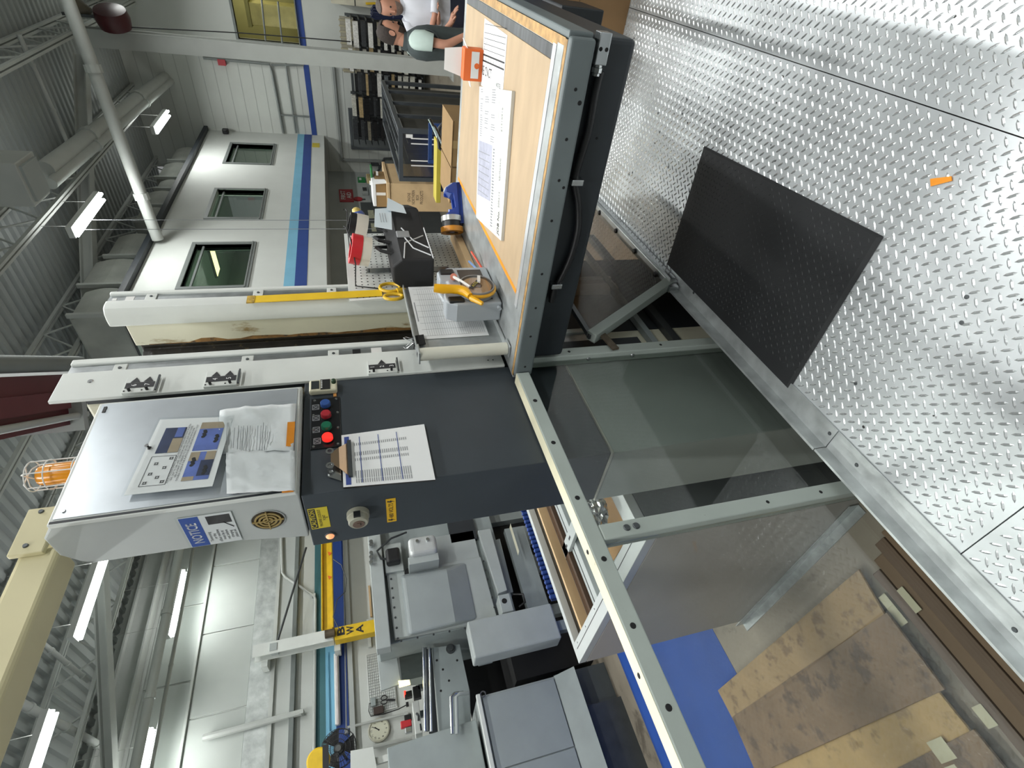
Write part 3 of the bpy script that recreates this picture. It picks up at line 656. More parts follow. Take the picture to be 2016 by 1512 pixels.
mk('yellow_rim', MB().tube([hub + V((math.cos(math.radians(a_)) * (rr_ + .003), -.004, math.sin(math.radians(a_)) * (rr_ + .003))) for a_ in range(120, 290, 10)], .007, 8), yg, t, smooth=True)
mk('roller', MB().cyl(U(893, 545, Y=yc - .02), U(893, 545, Y=yc + .015), .014, 14), mat('pink rubber roller', 'c9826f', .5), t, smooth=True)
mk('roller_arm', MB().tube([U(893, 545, Y=yc - .018), U(912, 556, Y=yc - .018), U(925, 565, Y=yc - .018)], .006, 6), cw, t)
lbm = MB(); quad(lbm, hub + V((.0, -.0165, .008)), (.8, 0, -.6), (.6, 0, .8), -.035, .035, -.009, .009); mk('badge', lbm, blk, t)
text(t, 'ATG', hub + V((0, -.0173, .008)), (.8, 0, -.6), (.6, 0, .8), .018, ylabel, width=.04)
mk('lever', MB().bar(hub + V((.01, -.02, -.01)), hub + V((.055, -.02, -.02)), .008, .012), cw, t)
# document holder against the press
t = thing('document_holder', 'thin metal document holder with a white tube at its left edge', 'document holder', (1.7, 1.21, .95))
mk('plate', MB().box(1.475, 1.96, 1.208, 1.213, .953, 1.30), zinc, t)
mk('flange', MB().box(1.475, 1.96, 1.185, 1.208, 1.296, 1.300), zinc, t); mk('flange', MB().box(1.475, 1.96, 1.18, 1.208, .953, .957), zinc, t)
mk('edge_flange', MB().box(1.505, 1.509, 1.185, 1.208, .958, 1.295), zinc, t)
mk('tube', MB().cyl((1.468, 1.183, .962), (1.468, 1.183, 1.296), .024, 20), mat('white plastic tube', 'cfcfc2', .45, var=.05, scale=12, dirt=('8f8f80', .72, 20)), t, smooth=True)
for z in (.957, 1.297): mk('end_plate', MB().box(1.443, 1.50, 1.158, 1.208, z - .003, z + .003), zinc, t, bevel=.001)
for z in (1.01, 1.13, 1.25): disc(t, (1.518, 1.2079, z), (0, -1, 0), .004, steel, .003, 'pin')
t = thing('log_sheet', 'white gridded log sheet clipped to the metal document holder', 'paper', (1.77, 1.205, 1))
x0, x1, z0, z1 = 1.588, 1.972, 1.0, 1.275
mk('sheet', MB().box(x0, x1, 1.2052, 1.2062, z0, z1), paper, t)
pr = MB(); yq = 1.2050
for k in range(9): xx = x0 + .02 + (x1 - x0 - .04) * k / 8; pr.box(xx - .0006, xx + .0006, yq, yq + .0002, 1.07, 1.26)
for k in range(20): zz_ = 1.07 + .009 * k; pr.box(x0 + .02, x1 - .02, yq, yq + .0002, zz_ - .0004, zz_ + .0004)
for k in range(7): zz_ = 1.012 + .008 * k; pr.box(x0 + .02, x0 + .2, yq, yq + .0002, zz_ - .0004, zz_ + .0004)
pr.box(x0 + .12, x0 + .26, yq, yq + .0002, 1.263, 1.267)
mk('print', pr, inkg, t, kind='stuff')
t = thing('binder_clip', 'black binder clip holding the log sheet at its top left corner', 'clip', (1.575, 1.2, 1.27))
mk('body', MB().prism([(1.545, 1.194, 1.26), (1.605, 1.194, 1.26), (1.605, 1.199, 1.302), (1.545, 1.199, 1.302)], (0, .004, 0)).prism([(1.545, 1.199, 1.302), (1.605, 1.199, 1.302), (1.605, 1.216, 1.304), (1.545, 1.216, 1.304)], (0, 0, .002)), blk, t)
for yy in (1.185, 1.23): mk('wire_loop', MB().tube([(1.565, 1.2, 1.30), (1.568, yy, 1.33), (1.575, yy - .002, 1.34), (1.582, yy, 1.33), (1.585, 1.2, 1.30)], .0015, 6), steel, t)
# ---------------------------------------------------------------- press uprights (the two platens with a dark gap)
pr_ = thing('platen_press', 'tall white platen press with a greasy dark gap between its two uprights', 'press', (1.8, 1.6, -.7))
mk('front_panel', MB().prism([(1.463, 1.262, .96), (1.60, 1.262, .96), (1.60, 1.262, 2.45), (1.463, 1.262, 2.45)], (0, .012, 0)), white_p, pr_, bevel=.002)
mk('steel_strip', MB().box(1.602, 1.655, 1.280, 1.292, .5, 2.45), alu, pr_)
mk('lip', MB().box(1.655, 1.683, 1.270, 1.300, .5, 2.45), white_p, pr_, bevel=.004)
mk('upright_body', MB().box(1.478, 1.685, 1.30, 1.74, -.7, 2.37), cream_p, pr_, bevel=.01)
mk('side_cover', MB().box(1.475, 1.60, 1.276, 1.298, .3, 2.36), mat('dark press base paint', '2b2f33', .5, var=.1), pr_)
fz = 2.45
q = [(1.995, 1.33), (1.998, 1.30), (2.010, 1.280), (2.026, 1.274), (2.062, 1.274), (2.062, 1.36), (2.0, 1.36)]
mk('rounded_front', MB().hexa([(x, y, .2) for x, y in q], [(x, y, fz) for x, y in q]), white_p, pr_, bevel=.006, smooth=True)
mk('steel_strip', MB().box(2.064, 2.11, 1.284, 1.30, .2, 2.45), alu, pr_)
mk('lip', MB().box(2.11, 2.13, 1.274, 1.30, .2, 2.45), white_p, pr_, bevel=.004)
a, b, c_ = U(230, 637, Z=2.40), U(248, 681, Z=2.40), U(245, 702, Z=2.40)
q = [(a.x, a.y), (b.x, b.y), (2.24, b.y), (2.24, a.y)]
q = [(2.012, 1.362), (2.022, 1.475), (2.24, 1.475), (2.24, 1.362)]
mk('jaw', MB().hexa([(x, y, .2) for x, y in q], [(x, y, 2.40) for x, y in q]), cream_p, pr_, bevel=.004)
rs = random.Random(2); zz_ = [.95 + .05 * k for k in range(29)]
q = [(2.0185 - .0004, 1.472, z) for z in zz_] + [(2.0185 - .0004 - .0885 * (w_ := rs.uniform(.006, .022) if .95 < z < 2.2 else .003), 1.472 - w_, z) for z in reversed(zz_)]
st_ = MB(); n = len(zz_)
for k in range(n - 1):
    a_, b_, c2, d_ = q[k], q[k + 1], q[2 * n - 2 - k], q[2 * n - 1 - k]; st_.prism([V((2.012 + .0885 * (p[1] - 1.362) - .0008, p[1], p[2])) for p in (a_, b_, c2, d_)], (.0006, 0, 0))
mk('rust_stain', st_, mat('rust brown stain', '7d5a2a', .6, var=.4, scale=25, dirt=('3a2a17', .55, 30)), pr_, kind='stuff')
q = [(2.024, 1.477), (2.03, 1.50), (1.985, 1.525), (1.99, 1.56), (2.24, 1.56), (2.24, 1.477)]
mk('greasy_slide', MB().hexa([(x, y, .2) for x, y in q], [(x, y, 2.385) for x, y in q]), grease, pr_, bevel=.003)
mk('rear_body', MB().box(2.03, 2.24, 1.562, 1.74, -.7, 2.38), cream_p, pr_, bevel=.01)
mk('dark_infill', MB().box(1.492, 2.35, 1.302, 1.75, -.699, .90), slate2, pr_, bevel=.004)  # dark box added so the space behind the lower guard reads as darkness
mk('base_rail', MB().box(1.52, 2.6, 1.27, 1.30, .10, .14), dsteel, pr_); mk('base_rail', MB().box(1.52, 2.6, 1.27, 1.30, .22, .25), grey2, pr_)
mk('cross_bed', MB().box(1.69, 2.03, 1.64, 1.74, -.7, 1.2), slate2, pr_)
for z in (2.30, 1.9, 1.60):
    for x0 in (1.604, 2.066): mk('strip_clip', MB().box(x0, x0 + .046, 1.276 if x0 < 2 else 1.279, 1.283, z - .02, z + .02), white_p, pr_, bevel=.002); disc(pr_, (x0 + .024, 1.2759 if x0 < 2 else 1.2789, z), (0, -1, 0), .006, dsteel, .003, 'bolt')
mk('sticker', MB().box(1.61, 1.65, 1.2785, 1.2798, 1.42, 1.46), cw, pr_); mk('sticker', MB().box(1.608, 1.648, 1.2785, 1.2798, 1.50, 1.53), blk, pr_)
mk('sticker', MB().box(2.07, 2.1, 1.2825, 1.2838, 2.36, 2.39), cw, pr_); mk('sticker', MB().box(2.075, 2.09, 1.2825, 1.2838, 2.42, 2.435), cw, pr_)
disc(pr_, (1.55, 1.2619, 2.36), (0, -1, 0), .009, steel, .002, 'screw')
for z in (1.02, 1.0): disc(pr_, (1.50, 1.2619, z), (0, -1, 0), .003)
TAGS = [(2.25, 2.16, '67', 2), (2.015, 1.915, '45', 2), (1.48, 1.376, '123', 1)]
for k, (z1, z0, dig, ntri) in enumerate(TAGS):
    tg = mk('scale_plate', MB().box(1.464, 1.542, 1.252, 1.2618, z0, z1), white_p, pr_, bevel=.001)
    mk('band', MB().box(1.486, 1.512, 1.2508, 1.2518, z0 + .004, z1 - .004), ink, tg)
    n = len(dig)
    for j, ch in enumerate(dig):
        zc = z1 - (z1 - z0) * (j + .5) / n if n > 2 else z1 - (z1 - z0) * (.32 + .42 * j)
        text(tg, ch, (1.4985, 1.2508, zc), (1, 0, 0), (0, 0, 1), .022, paper)
        if ntri == 2 or j == 1:
            mk('arrow', MB().prism([(1.514, 1.2515, zc - .014), (1.514, 1.2515, zc + .014), (1.538, 1.2515, zc)], (0, -.0008, 0)), ink, tg)
    for zc in ((z1 - .02), (z0 + .02)): mk('screw', MB().cyl((1.474, 1.252, zc), (1.474, 1.238, zc), .0045, 10), blk, tg); disc(tg, (1.4735, 1.2519, zc + .015), (0, -1, 0), .003)
    mk('pointer', MB().box(1.466, 1.54, 1.246, 1.2515, z0 - .008, z0 - .003), dsteel, tg)
# pegboard and what hangs on it
peg = thing('pegboard', 'white perforated pegboard mounted beside the press, behind the table', 'pegboard', (2.3, 1.26, .95))
PX0, PX1, PZ0, PZ1 = 1.965, 2.60, .955, 1.528
mk('board', MB().box(PX0, PX1, 1.256, 1.264, PZ0, PZ1), white_p, peg, bevel=.001)
hm = MB()
for i in range(24):
    for j in range(22):
        x, z = PX0 + .018 + i * .0262, PZ0 + .014 + j * .0262
        if x < PX1 - .01 and z < PZ1 - .01:
            hm.add([(x + .0038 * math.cos(t_), 1.2556, z + .0038 * math.sin(t_)) for t_ in [k * math.pi / 4 for k in range(8)]], [tuple(range(8))])
mk('peg_hole', hm, hole_m, peg, fix=False, kind='stuff')
mk('stand_off', MB().box(2.20, 2.24, 1.264, 1.36, 1.1, 1.3), dsteel, peg)
hk = MB()
def hook(name_label, pts, r=.003, group='wire hooks on the pegboard'):
    t = thing('wire_hook', name_label, 'hook', pts[0]); mk('wire', MB().tube(pts, r, 6), blk, t, smooth=True); return t
hook('black wire hook above the red tape roll, nearest the yellow ruler', [U(745, 568, Y=1.252), U(700, 563, Y=1.245), U(700, 520, Y=1.16), U(690, 470, Y=1.10), U(681, 448, Y=1.10), U(677, 445, Y=1.105)])
hook('black wire hook above the black tape roll, furthest from the yellow ruler', [U(690, 505, Y=1.25), U(684, 450, Y=1.18), U(683, 415, Y=1.15), U(678, 410, Y=1.15), U(676, 414, Y=1.15)])
def hroll(label, p, ro, ri, parts):
    t = thing('tape_roll', label, 'tape', p)
    z = p.z
    for nm, mm, r, h in parts:
        mk(nm, MB().lathe([(ri, z - p.z), (r, z - p.z), (r, z - p.z + h), (ri, z - p.z + h)], p, (.03, -.25, 1), 32, closed=True), mm, t, smooth=True); z += h
    return t
p = U(728, 497, Y=1.155)
hroll('red and white tape roll hanging on a wire hook at the pegboard', p, .065, .043, (('white_band', mat('cream tape', 'd2cdc1', .45, var=.04), .066, .04), ('red_band', mat('red tape', 'c0242c', .35, var=.05), .068, .045)))
p = U(722, 448, Y=1.165)
hroll('black and white tape roll hanging behind the red one at the pegboard', p, .055, .045, (('white_band', MATS['cream tape'], .058, .055), ('black_band', blk, .056, .03)))
t = thing('coloured_bag', 'blue and yellow foil bag hanging behind the tape rolls', 'bag', U(706, 425, Y=1.21))
p = U(706, 425, Y=1.21)
mk('pouch', MB().ball(p, .07, 8, (.9, .35, .5)), mat('blue foil', '4a62a8', .3, .2, var=.3, scale=30), t, smooth=True); mk('patch', MB().ball(p + V((.03, -.01, .008)), .045, 8, (.9, .42, .55)), mat('yellow foil', 'c9b468', .3, .2, var=.3, scale=30), t, smooth=True)
rl = thing('steel_rule', 'long steel ruler hanging vertically on the pegboard', 'ruler', U(880, 532, Y=1.25))
a, b = U(722, 533, Y=1.25), U(885, 532, Y=1.25)
mk('blade', MB().box(a.x - .021, a.x + .021, 1.249, 1.2505, b.z, a.z), steel, rl); mk('nail', MB().cyl((a.x, 1.24, a.z - .01), (a.x, 1.256, a.z - .01), .004, 8), dsteel, rl)
yl = thing('yellow_ruler', 'long yellow ruler hanging down the front of the right press upright', 'ruler', U(750, 587, Y=1.268))
a, b = U(486, 590, Y=1.262), U(752, 578, Y=1.252)
mk('blade', MB().bar(a, b + V((0, -.004, 0)), .05, .003, up=(0, 1, 0)), yellow, yl); mk('end_tape', MB().bar(a, a + V((0, -.001, -.03)), .052, .005, up=(0, 1, 0)), mat('worn yellow tape', 'a98a35', .6, var=.4, scale=60, dirt=('3d3423', .6, 90)), yl)
ws = thing('white_straightedge', 'white straight edge hanging beside the yellow ruler and scissors', 'ruler', U(795, 585, Y=1.25))
a, b = U(690, 591, Y=1.2535), U(795, 583, Y=1.2535); mk('blade', MB().bar(a, b, .014, .003, up=(0, 1, 0)), cw, ws)
sc = thing('scissors', 'yellow handled scissors hanging under the yellow ruler', 'scissors', U(790, 574, Y=1.24))
yq = 1.243; sp = mat('yellow scissor plastic', 'd3ab26', .4, var=.05)
def ring_(c, rx, rz, r): return [c + V((rx * math.cos(k * math.pi / 8), 0, rz * math.sin(k * math.pi / 8))) for k in range(16)]
mk('handle', MB().tube(ring_(U(768, 566, Y=yq), .034, .045, 0), .0075, 8, closed=True), sp, sc, smooth=True)
mk('handle', MB().tube(ring_(U(775, 584, Y=yq), .022, .040, 0), .0075, 8, closed=True), sp, sc, smooth=True)
mk('shank', MB().tube([U(782, 574, Y=yq), U(797, 571, Y=yq)], [.016, .012], 8), sp, sc)
for s_ in (-.006, .006): mk('blade', MB().bar(U(797, 571, Y=yq + .004), U(830, 571, Y=yq + .004) + V((s_, 0, 0)), .012, .0025, up=(0, 1, 0)), steel, sc)
# tool bag
tb = thing('tool_bag', 'black nylon tool bag with white piping and looped handles hanging at the pegboard', 'bag', (2.3, 1.15, 1.16))
nyl = mat('black nylon', '1b1c1e', .7, var=.12, scale=30); pip = mat('white piping', 'b9bcbd', .5, var=0)
X0, X1 = U(800, 523, Y=1.12).x, U(790, 420, Y=1.12).x; zb, zt = 1.155, 1.325
q = [(1.09, zb), (1.235, zb), (1.235, zt - .03), (1.205, zt + .012), (1.125, zt + .012), (1.09, zt - .03)]
mk('body', MB().hexa([(X0, y, z) for y, z in q], [(X1, y + .0, z) for y, z in q]), nyl, tb, bevel=.012, seg=3)
mk('flap_end', MB().hexa([(X1, y, z) for y, z in q], [(X1 + .12, y * .5 + .58, z * .7 + zb * .3 + .03) for y, z in q]), nyl, tb, bevel=.01)
yf = 1.0885
for ptz in ([(X0 + .01, zt - .04), (X0 + .15, zt - .06), (X0 + .22, zb + .02)], [(X0 + .03, zb + .01), (X0 + .10, zt - .09), (X0 + .26, zt - .05)], [(X0 + .10, zb + .01), (X0 + .17, zt - .10), (X0 + .30, zt - .06)], [(X0 + .005, zb + .005), (X0 + .3, zb + .005)]):
    mk('piping', MB().tube([(x, yf, z) for x, z in ptz], .003, 6), pip, tb)
for k, dx in enumerate((.10, .20)):
    mk('handle', MB().tube([(X0 + dx, 1.12, zt - .02), (X0 + dx + .02, 1.11, zt + .05), (X0 + dx + .09, 1.13, zt + .065), (X0 + dx + .15, 1.16, zt + .04), (X0 + dx + .17, 1.17, zt - .02)], .008, 8), nyl, tb, smooth=True)
mk('strap', MB().tube([(X0 + .30, 1.12, zt - .03), (X0 + .36, 1.12, zt + .05), (X0 + .43, 1.15, zt - .06), (X0 + .40, 1.16, zt - .15)], .004, 6), nyl, tb, smooth=True)
mk('pocket', MB().box(X0 + .20, X0 + .26, 1.082, 1.09, zt - .09, zt - .03), mat('grey pouch', '8d9092', .5), tb, bevel=.004)
bpap = mat('pale blue-white paper', 'c3cfd6', .7, var=.03)
t = thing('bag_note', 'pale printed note sticking out of the black tool bag', 'paper', U(760, 440, Y=1.065))
q = [U(738, 411, Y=1.07), U(737, 446, Y=1.07), U(772, 452, Y=1.07), U(770, 409, Y=1.07)]
mk('sheet', MB().prism(q, (0, .0015, 0)), bpap, t)
t2 = thing('bag_note', 'pale blank note sticking out of the bag above the handles', 'paper', U(775, 400, Y=1.06))
mk('sheet', MB().prism([U(763, 389, Y=1.06), U(761, 413, Y=1.06), U(800, 420, Y=1.06), U(794, 405, Y=1.06)], (0, .0015, 0)), bpap, t2)
lm = MB()
qc = sum(q, V()) / 4
for dz in (.012, 0, -.012): quad(lm, qc + V((0, -.0005, dz)), (1, 0, 0), (0, 0, 1), -.05, .05, -.0012, .0012)
mk('print', lm, inkg, t, kind='stuff')
# ---------------------------------------------------------------- control cabinet
cb = thing('control_cabinet', 'tall two-tone control cabinet with push buttons and an aluminium faced top box', 'cabinet', (1.2, 1.4, -.7))
mk('base', MB().box(.966, 1.462, 1.266, 1.535, -.7, .706), mat('grey cabinet base', '9aa19e', .45, var=.06, scale=5, dirt=('5c6260', .72, 9)), cb, bevel=.003)
mk('ledge', MB().box(.964, 1.462, 1.264, 1.537, .7062, .7122), mat('bare ledge', 'b5b6ad', .4, .3), cb)
mk('body', MB().box(.97, 1.461, 1.27, 1.535, .7125, 1.70), slate, cb, bevel=.003)
q = [(1.252, 1.704), (1.252, 2.287), (1.297, 2.318), (1.378, 2.315), (1.437, 2.268), (1.440, 1.90), (1.475, 1.704)]
mk('top_box', MB().hexa([(.968, y, z) for y, z in q], [(1.425, y, z) for y, z in q]), mat('pale grey box paint', 'aeb3b1', .45, var=.05, scale=5), cb, bevel=.004)
dr = mk('door', MB().box(.962, 1.405, 1.237, 1.2515, 1.708, 2.288), white_p, cb, bevel=.003)
mk('door_sheet', MB().box(.978, 1.398, 1.2345, 1.2368, 1.716, 2.278), mat('patchy aluminium sheet', 'c2c9cf', .32, .55, var=.14, scale=4, dirt=('dcdedd', .68, 6)), dr)  # paler blotches in the sheet colour stand for bright reflections
mk('door_gasket', MB().box(.966, .972, 1.2352, 1.2369, 1.712, 2.283), slate2, dr)
disc(dr, (1.0, 1.2344, 2.262), (0, -1, 0), .006, steel, .003, 'screw')
mk('hinge', MB().box(1.36, 1.385, 1.2325, 1.2345, 2.262, 2.27), blk, dr)
bpn = mk('button_panel', MB().box(1.14, 1.37, 1.2655, 1.2695, 1.584, 1.676), mat('black gloss plate', '15171a', .3, var=0), cb, bevel=.001)
BT = [(1.350, mat('blue button', '2c4f8f', .35, var=0)), (1.299, mat('red button', 'a02530', .35, var=0)), (1.246, mat('green button', '14664a', .35, var=0)), (1.192, mat('lit red button', 'f02a22', .3, var=0, emit=1.2))]
for k, (x, mm) in enumerate(BT):
    c = U((641, 642, 643, 645)[k], (797, 818, 841, 863)[k], Y=1.26)
    b_ = mk('push_button', MB().lathe([(.0165, 0), (.0165, .016), (.014, .0195)], (c.x, 1.2655, c.z), (0, -1, 0), 20), mm, bpn, smooth=True)
    mk('button_ring', MB().lathe([(.0165, 0), (.0185, 0), (.0185, .005), (.0165, .005)], (c.x, 1.2655, c.z), (0, -1, 0), 20, closed=True), blk, bpn)
    lg_ = MB(); quad(lg_, (c.x - .002, 1.2655, c.z + .032), (1, 0, 0), (0, 0, 1), -.013, .013, -.011, .011, off=.0002); mk('legend', lg_, mat('etched legend', '3a3d40', .5), bpn)
    lg_ = MB()
    for q in ((-.012, .012, .0095, .011), (-.012, .012, -.011, -.0095), (-.0125, -.011, -.011, .011), (.011, .0125, -.011, .011)): quad(lg_, (c.x - .002, 1.2655, c.z + .032), (1, 0, 0), (0, 0, 1), *q, off=.0005)
    for a_ in (.8, -.8):
        r_, u_ = V((math.cos(a_), 0, math.sin(a_))), V((-math.sin(a_), 0, math.cos(a_))); quad(lg_, (c.x - .002, 1.2655, c.z + .032), r_, u_, -.014, .014, -.0006, .0006, off=.0005)
    mk('legend_lines', lg_, mat('legend line', '9a9da0', .5), bpn)
for x, z in ((1.36, 1.665), (1.29, 1.668), (1.225, 1.668), (1.15, 1.667), (1.36, 1.595), (1.293, 1.592), (1.222, 1.592), (1.15, 1.594)): disc(bpn, (x, 1.2654, z), (0, -1, 0), .005, steel, .0025, 'screw', 8)
tm_ = mk('counter_unit', MB().box(1.389, 1.448, 1.246, 1.2695, 1.59, 1.682), mat('cream plastic', 'cfcbb2', .45, var=.02), cb, bevel=.007, seg=3)
mk('display', MB().box(1.398, 1.439, 1.2445, 1.2462, 1.648, 1.674), mat('lcd display', '34393a', .2, var=.1), tm_)
mk('keypad', MB().box(1.393, 1.444, 1.2447, 1.2462, 1.612, 1.644), blk, tm_)
for k in range(5): disc(tm_, (1.402 + .0085 * k, 1.2446, 1.640), (0, -1, 0), .0028, cw, .0008, 'key', 8)
mk('knob', MB().lathe([(.008, 0), (.008, .012), (.005, .014)], (1.425, 1.246, 1.60), (0, -1, 0), 12), mat('dark green knob', '1f3a22', .4), tm_)
mk('tape_tab', MB().box(1.375, 1.389, 1.266, 1.2692, 1.594, 1.604), mat('orange tape tab', 'd99a55', .5), cb)
# left side: stickers, lamp, switch, vent
XL = .9695
st = mk('caution_sticker', MB().box(XL - .0006, XL, 1.335, 1.442, 1.637, 1.692), ylabel, cb)
mk('black_bar', MB().box(XL - .0009, XL - .0006, 1.339, 1.438, 1.672, 1.690), ink, st)
text(st, 'CAUTION', (XL - .001, 1.388, 1.681), (0, -1, 0), (0, 0, 1), .020, ylabel, width=.09, bold=.01)
text(st, 'MACHINE LOCKOUT\nPOINT', (XL - .0008, 1.388, 1.656), (0, -1, 0), (0, 0, 1), .0125, ink, width=.088)
text(st, '8', (XL - .0008, 1.388, 1.642), (0, -1, 0), (0, 0, 1), .010, ink)
st = mk('voltage_sticker', MB().box(XL - .0006, XL, 1.343, 1.469, 1.436, 1.466), mat('amber label', 'd6a91e', .5, var=.05), cb)
text(st, '480 VOLTS', (XL - .0008, 1.406, 1.451), (0, -1, 0), (0, 0, 1), .020, ink, width=.078)
bl_ = MB()
for yc_ in (1.357, 1.456):
    bl_.prism([(XL - .0008, yc_ + .002, 1.462), (XL - .0008, yc_ - .004, 1.462), (XL - .0008, yc_ - .001, 1.453), (XL - .0008, yc_ - .006, 1.453), (XL - .0008, yc_ + .004, 1.439), (XL - .0008, yc_ + .001, 1.449), (XL - .0008, yc_ + .006, 1.449)], (-.0003, 0, 0))
mk('bolt_symbol', bl_, ink, st, kind='stuff')
c = U(705, 1014, X=.962)
sw = mk('rotary_switch', MB().lathe([(.034, 0), (.034, .016), (.031, .018), (.030, .034), (.027, .038)], (XL, c.y, c.z), (-1, 0, 0), 24), mat('grey-cream switch', '9d9c8d', .45, var=.05), cb, smooth=True)
mk('switch_cap', MB().lathe([(.0175, 0), (.0175, .002)], (XL - .038, c.y + .004, c.z - .0), (-1, 0, 0), 20), mat('brown switch cap', '6d5a50', .4), sw)
mk('switch_handle', MB().box(XL - .043, XL - .0385, c.y - .005, c.y + .009, c.z - .004, c.z + .004), MATS['brown switch cap'], sw)
mk('lock_slot', MB().box(XL - .035, XL - .016, c.y - .035, c.y - .027, c.z - .008, c.z + .012), blk, sw)
c = U(650, 1055, X=.967)
mk('pilot_lamp', MB().lathe([(.013, 0), (.013, .004), (.011, .008), (.004, .012)], (XL, c.y, c.z), (-1, 0, 0), 18), mat('lit amber lens', 'f2a070', .3, var=0, emit=.9), cb, smooth=True)
mk('lamp_bezel', MB().lathe([(.013, 0), (.016, 0), (.016, .004), (.013, .004)], (XL, c.y, c.z), (-1, 0, 0), 18, closed=True), mat('grey bezel', '7d8284', .4, .5), cb)
c = U(528, 1024, X=.966); XB = .9675
vt = mk('round_vent', MB().lathe([(.044, -.03), (.047, -.03), (.047, .002), (.044, .002)], (XB, c.y, c.z), (-1, 0, 0), 28, closed=True), mat('vent rim', '989c9a', .5), cb)
mk('vent_back', MB().lathe([(.044, 0), (.044, .0006)], (XB, c.y, c.z), (-1, 0, 0), 28), mat('dark vent back', '40382a', .8, var=.2, scale=30), vt)
vm = mat('tan vent grille', '9a8653', .5, var=.08)
for r in (.013, .024, .035): mk('grille_ring', MB().lathe([(r - .0035, .002), (r + .0015, .002), (r + .0015, .005), (r - .0035, .005)], (XB, c.y, c.z), (-1, 0, 0), 24, closed=True), vm, vt)
for a_ in (.0, math.pi / 2): mk('grille_bar', MB().bar(V((XB - .0045, c.y - .042 * math.cos(a_), c.z - .042 * math.sin(a_))), V((XB - .0045, c.y + .042 * math.cos(a_), c.z + .042 * math.sin(a_))), .004, .004), vm, vt)
# notice sign on the box side
t = thing('notice_sign', 'blue and white notice sign in a clear sleeve on the cabinet top box side', 'sign', (.966, 1.36, 1.88))
XN = .9665; y0_, y1_, z0_, z1_ = 1.288, 1.432, 1.885, 2.016
mk('sheet', MB().box(XN - .001, XN + .0005, y0_, y1_, z0_, z1_), paper, t)
mk('blue_header', MB().box(XN - .0014, XN - .001, y0_ + .002, y1_ - .001, z1_ - .048, z1_ - .001), mat('notice blue', '2b52a6', .5, var=.03), t)
text(t, 'NOTICE', (XN - .0016, 1.366, z1_ - .026), (0, -1, 0), (0, 0, 1), .036, paper, width=.098, bold=.02)
mk('picture', MB().box(XN - .0013, XN - .001, 1.296, 1.335, z0_ + .006, z0_ + .066), mat('dark printed photo', '3c3a3c', .6, var=.4, scale=40), t)
mk('arrow_line', MB().bar((XN - .0015, 1.33, z0_ + .028), (XN - .0015, 1.358, z0_ + .006), .0006, .003, up=(1, 0, 0)), ink, t)
text(t, 'Tensioning\nor the\noffset machine\nmust be at\nrest before\nchanging\nplates ok', (XN - .0012, 1.393, z0_ + .041), (0, -1, 0), (0, 0, 1), .0115, ink, width=.062)
mk('clear_sleeve', MB().box(XN - .0024, XN - .0020, y0_ - .006, y1_ + .004, z0_ - .006, z1_ + .006), clear('clear sleeve', 'fdfefe', .1, 1.3), t)
# papers on the door
pins = blk
t = thing('instruction_sign', 'white laminated instruction sheet with blue photos pinned on the aluminium door', 'sign', (1.15, 1.225, 1.9))
y_ = 1.2285
q = [V((U(315, 828, Y=y_).x, y_, 2.103)), V((1.276, y_ - .004, 1.898)), V((1.012, y_ - .010, 1.915)), V((1.014, y_ - .006, 2.130))]
q = [U(315, 826, Y=1.226), U(459, 820, Y=1.222), U(418, 957, Y=1.216), U(244, 975, Y=1.22)]
mk('sheet', MB().prism(q, (0, .001, 0)), paper, t)
tl = q[3]; er, ed = q[0] - q[3], q[2] - q[3]      # right and down
nrm = er.cross(ed).normalized(); nrm = nrm if nrm.y < 0 else -nrm
def PS(a, b, d=.0006): return tl + er * a + ed * b + (q[1] - q[0] - ed) * (a * b) + nrm * d
def patch(nm, a0, a1, b0, b1, mm, d=.0008, par=None): return mk(nm, MB().prism([PS(a0, b0, d), PS(a1, b0, d), PS(a1, b1, d), PS(a0, b1, d)], nrm * .0002), mm, par or t)
pb = mat('printed blue photo', '5d71b5', .6, var=.35, scale=14); pn_ = mat('printed navy photo', '303a58', .6, var=.5, scale=14); pt = mat('printed tan photo', 'a3957e', .6, var=.15, scale=14)
patch('photo', .50, .86, .14, .42, pn_); patch('photo_detail', .50, .70, .29, .42, pt, .0011); patch('photo_detail', .72, .86, .30, .40, pb, .0011)
patch('photo', .10, .48, .60, .92, pb); patch('photo', .50, .82, .60, .92, pb); patch('photo_detail', .82, .92, .60, .92, pt, .0008)
patch('photo_detail', .36, .48, .60, .72, pt, .0011); patch('photo_detail', .10, .15, .60, .74, pt, .0011); patch('photo_detail', .36, .48, .80, .92, pt, .0011); patch('photo_detail', .15, .36, .76, .92, pn_, .0010)
for a_, b_ in ((.30, .66), (.18, .84), (.62, .86), (.70, .68)):
    for k in range(5): disc(t, PS(a_ + .022 * k, b_ + .012 * (k % 2), .0014), nrm, .0055, ink, .0003, 'toggle_photo', 8)
fm = MB()
for a0, a1, b0, b1 in ((.08, .46, .12, .126), (.08, .46, .42, .426), (.08, .084, .12, .42), (.456, .46, .12, .42)): fm.prism([PS(a0, b0), PS(a1, b0), PS(a1, b1), PS(a0, b1)], nrm * .0002)
mk('diagram_frame', fm, ink, t, kind='stuff')
for k, (a_, b_) in enumerate(((.12, .18), (.23, .20), (.36, .22), (.42, .38), (.30, .34), (.18, .30), (.12, .38))):
    text(t, '\u00a4', PS(a_, b_, .0009), er.normalized(), -ed.normalized(), .022, ink, name='diagram_mark')
text(t, 'PLACE TOGGLES EVENLY SPACED FACING OPPOSITE DIRECTIONS IN BOTH', PS(.5, .445, .001), er.normalized(), -ed.normalized(), .0072, ink, width=.225)
